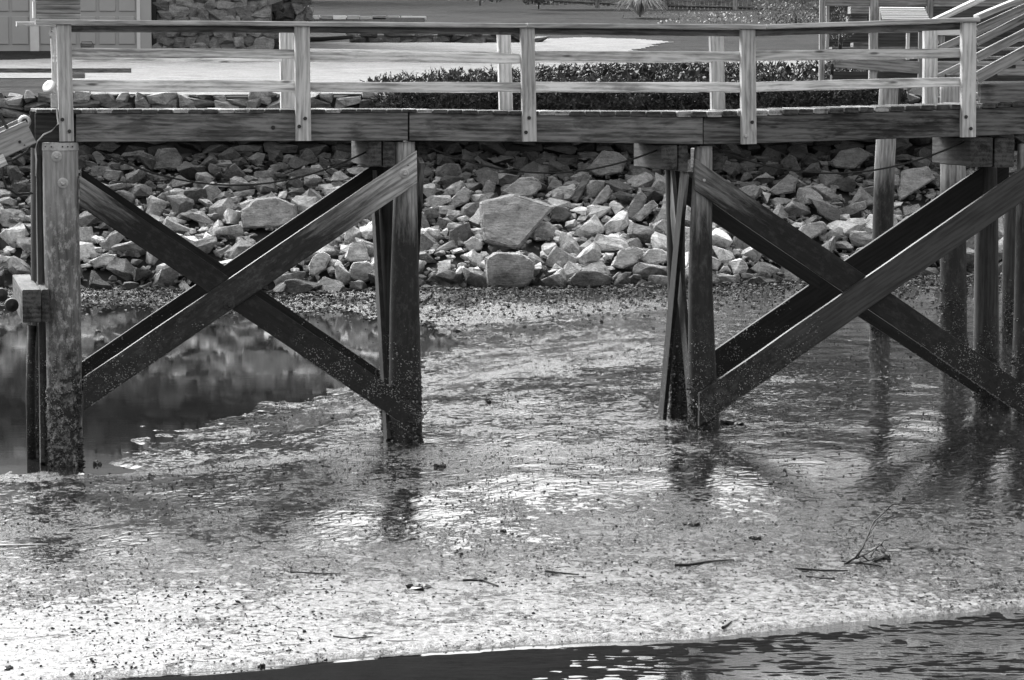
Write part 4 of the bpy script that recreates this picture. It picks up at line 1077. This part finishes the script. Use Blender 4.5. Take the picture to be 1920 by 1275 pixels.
def clump(name, label, cat, u, v, Y, wpx, hpx, n, mat, blade, fountain=False, wid=.012):
    b0 = at(u, v, Y); w_, h_ = wpx/F*Y/2, hpx/F*Y; root = thing(name, b0, label, cat); bl = []
    for k in range(n):
        if fountain:
            a = random.uniform(0, 6.28); r_ = random.random()**.6; top = b0+Vector((math.cos(a)*w_*r_*.7, math.sin(a)*w_*r_*.5, h_*random.uniform(.5, 1)*(1-.3*r_)))
            tip = b0+Vector((math.cos(a)*w_*r_*1.2, math.sin(a)*w_*r_, h_*random.uniform(.0, .6)))
            wv = Vector((random.uniform(-1, 1), 0, random.uniform(-.3, .3))).normalized()*wid; tn_ = random.random()
            bl.append((b0+rv()*.1, top, wv, tn_)); bl.append((top, tip, wv*.8, tn_))
        else:
            d = rv()
            if nz(d.x*2+u, d.y*2, d.z*2) < -.08: continue
            p = b0+Vector((d.x*w_, d.y*w_, h_*.5+d.z*h_*.5)); q = p+(rv()+Vector((0, -.2, .5)))*blade
            bl.append((p, q, rv()*blade*.35, max(0, min(1, .5+.8*nz(p.x*2.5, p.z*2.5, p.y*2)+random.uniform(-.3, .3)))))
    obj('foliage', leaf_mesh(name, bl), mat, root)
    bm = tube_bm([b0-UP*.1, b0+UP*h_*.3], .03, 6); obj('stem', bm, 'twig', root)
clump('ornamental_grass', 'pale fountain shaped grass clump before the board fence', 'plant', 1200, 27, 110, 100, 60, 420, 'leafdry', .3, True, .018)
clump('flowering_shrub', 'pale leafy shrub beside the left post of the raised deck', 'shrub', 1492, 58, 80, 170, 95, 5200, 'leaf2', .08)
clump('dark_shrub', 'low dark shrub at the top edge left of the fence', 'shrub', 1010, 12, 116, 90, 40, 900, 'leaf', .16)
clump('dark_bush', 'broad dark bush at the top edge above the lawn', 'shrub', 900, 6, 118, 160, 30, 1000, 'leaf', .16)
clump('potted_plant', 'thin leafy plant in the dark opening of the raised deck', 'plant', 1575, 92, SY+1.0, 50, 85, 500, 'leaf2', .05)
clump('trailing_plant', 'leafy plant trailing down beside the raised deck post', 'plant', 1560, 128, SY-.1, 30, 28, 180, 'leaf2', .04)
bl = []
for k in range(500):
    u = random.gauss(1350, 60); v = random.uniform(24, 44); p = hit(u, v, 100); s_ = random.uniform(.03, .07)
    bl.append((p+UP*.02, p+UP*.05+rv()*s_*2, rv()*s_, random.random()))
tag(obj('fallen_leaves', leaf_mesh('fallen_leaves', bl), 'leafdry'), 'pale fallen leaves scattered on the lawn before the fence', 'leaves', kind='stuff')

# ------------------------------------------------------------------ DEBRIS ON THE MUD
def mz(u, v):
    p = hit(u, v); return Vector((p.x, p.y, mud(p.x, p.y)))
def stick(pxs, r, label, name='stick', lift=None, mat='twig', cat='stick'):
    pts = []
    for i, (u, v) in enumerate(pxs):
        p = mz(u, v); pts.append(p+UP*(r*.8+.01*abs(nz(u, v))))
    fine = []
    for a, b in zip(pts, pts[1:]):
        for j in range(4): fine.append(a.lerp(b, j/4)+Vector((nz(a.x*9+j, 1), nz(a.y*7+j, 2), 0))*.008)
    fine.append(pts[-1])
    return tag(obj(name, tube_bm(fine, r, 6, r*.5), mat), label, cat)
stick([(1265, 1064), (1290, 1062), (1330, 1056), (1376, 1052)], .012, 'dark bare stick lying on the bright mud at lower right of centre')
stick([(1492, 1069), (1540, 1072), (1590, 1074)], .011, 'dark stick lying left below the tangled branch')
stick([(1512, 1082), (1540, 1086), (1565, 1087)], .009, 'short thin stick below the other one left of the tangled branch')
stick([(1022, 1073), (1045, 1076), (1085, 1079)], .010, 'thin short stick on the mud near the middle bottom')
stick([(868, 1091), (905, 1093), (935, 1101)], .011, 'curved stick on the grey mud patch below centre')
stick([(545, 1075), (600, 1078), (640, 1078)], .007, 'long thin straw lying on the bright mud left of centre')
stick([(625, 1198), (660, 1200), (700, 1198)], .007, 'thin twig lying close above the near water edge')
stick([(0, 1027), (50, 1025), (90, 1024)], .009, 'pale straight reed lying on the mud at the left edge', mat='cablelight')
stick([(1355, 1183), (1362, 1178), (1372, 1168)], .012, 'short forked stick poking up at the near water edge')
# tangled branch
base = mz(1580, 1056); sc_ = base.y/F
def bpt(u, v, dy=0): return Vector((base.x+(u-1580)*sc_, base.y+dy, base.z+.01+(1056-v)*sc_))
bm = bmesh.new()
ground_pts = lambda l: [mz(u, v)+UP*.012 for u, v in l]
for l, r in (([(1580, 1056), (1597, 1040), (1610, 1020), (1622, 1005), (1640, 985), (1665, 972), (1680, 955), (1690, 950)], .010),
             ([(1597, 1040), (1625, 1005), (1650, 990), (1685, 972)], .007), ([(1600, 1040), (1612, 1015), (1630, 1008), (1642, 1010), (1636, 1022)], .006),
             ([(1597, 1042), (1617, 1035), (1640, 1038), (1660, 1035), (1668, 1045), (1664, 1056)], .007),
             ([(1632, 1048), (1645, 1036), (1660, 1052)], .006), ([(1610, 1036), (1625, 1050), (1640, 1058), (1672, 1058)], .008),
             ([(1580, 1056), (1606, 1048), (1632, 1053), (1655, 1056)], .007), ([(1650, 1040), (1662, 1034), (1668, 1046)], .005), ([(1661, 1036), (1668, 1026), (1678, 1020)], .004)):
    pts = [bpt(u, v, .3*math.sin(u*.05)+.15*nz(u*.1, v)) for u, v in l]
    for p in pts: p.z = max(p.z, mud(p.x, p.y)+.008)
    tube_bm(pts, r*.95, 5, r*.5, bm=bm)
for l in ([(1580, 1056), (1610, 1060), (1640, 1064), (1655, 1068)], [(1640, 1056), (1655, 1050), (1670, 1053)]): tube_bm(ground_pts(l), .011, 5, .007, bm=bm)
tag(obj('driftwood_branch', bm, 'twig'), 'tangled dead branch with thin looping twigs rising from the bright mud at right', 'branch')
def clod(u, v, wpx, hpx, label, mat='weed', name='weed_clump', cat='seaweed'):
    p = mz(u, v); s_ = wpx/F*p.y/2; bm = bmesh.new()
    for k in range(9):
        b2 = hull_rock(s_*random.uniform(.25, .5), s_*random.uniform(.3, .5), hpx/F*p.y*random.uniform(.3, .6), 9, .2, sub=0)
        b2.transform(Matrix.Translation((random.uniform(-1, 1)*s_*.7, random.uniform(-1, 1)*s_*.6, hpx/F*p.y*random.uniform(0, .3))))
        me = bpy.data.meshes.new('t'); b2.to_mesh(me); b2.free(); bm.from_mesh(me); bpy.data.meshes.remove(me)
    tag(obj(name, bm, mat, None, Matrix.Translation(p)), label, cat)
for a in [(825, 877, 26, 12, 'dark weed clump on the mud below the second pile'), (182, 874, 18, 16, 'dark weed tuft beside the foot of the leftmost pile'),
          (283, 893, 14, 8, 'small dark clod right of the leftmost pile foot'), (918, 757, 16, 12, 'small dark clod on the mud between second and third piles'),
          (1370, 794, 60, 14, 'long dark weed heap right of the foot of the third pile'), (930, 1237, 46, 22, 'ragged dark weed clump in the near water'),
          (20, 1252+3, 30, 8, 'dark weed on the near mud edge at the far left bottom'), (1297, 985, 34, 12, 'dark weed patch on bright mud below the third pile'),
          (1416, 1014, 24, 10, 'dark stone on the bright mud left of the tangled branch'), (943, 1000, 14, 10, 'dark round pebble in the centre of the mud'),
          (782, 1105, 50, 14, 'flat spread of dark weed below the grey mud patch'), (1660, 1050, 20, 14, 'dark leaf knot caught in the tangled branch'),
          (490, 1253, 18, 9, 'small dark clod on the near water edge left of centre'), (1500, 1212, 26, 16, 'dark stone in the rippled near water')]: clod(*a)
for a in [(664, 889, 12, 4, 'white shell on the mud left of centre'), (63, 936, 13, 6, 'white shell on the mud near the left edge'), (152, 891, 16, 6, 'white shell fragment below the leftmost pile')]:
    clod(*a, mat='shell', name='shell', cat='shell')
vs, fs, tn = [], [], []
for k in range(20000):
    v = 560+710*random.random()**1.2; u = random.uniform(-20, 1940); p = onz(u, v, -4.0)
    if poly_sd(p.x, p.y, poolw) < .15 or p.y < lerp(shorew, p.x): continue
    if nz(p.x*.7, p.y*.35, 4) < -.1 and random.random() < .7: continue
    stuff_rock(p.x, p.y, mud(p.x, p.y)+.004, random.uniform(.005, .014)*(1.7 if random.random() < .05 else 1), random.choice([.03, .05, .08, .1]) if random.random() < (.75 if v < 820 else .9) else random.uniform(.4, .8), grit)
me = bpy.data.meshes.new('mud_debris'); me.from_pydata(vs, [], fs)
a = me.attributes.new('tone', 'FLOAT', 'FACE'); a.data.foreach_set('value', tn)
tag(obj('mud_debris', me, 'rock'), 'fine dark debris and shell grit scattered over the mudflat', 'debris', kind='stuff')
bm = bmesh.new()
for k in range(260):
    v = random.uniform(820, 1240); u = random.uniform(0, 1920); p = onz(u, v, -4.0)
    if poly_sd(p.x, p.y, poolw) < .15 or p.y < lerp(shorew, p.x)+.1: continue
    a_ = random.uniform(-.5, .5); L_ = random.uniform(.03, .11); d = Vector((math.cos(a_), math.sin(a_)*1.5, 0))*L_
    q = [p-d, p+rv()*.02, p+d]; q = [Vector((x.x, x.y, mud(x.x, x.y)+.005)) for x in q]; tube_bm(q, .0025, 4, .0015, bm=bm)
tag(obj('straw_litter', bm, 'twig'), 'short dark straws and twigs littering the mudflat', 'litter', kind='stuff')
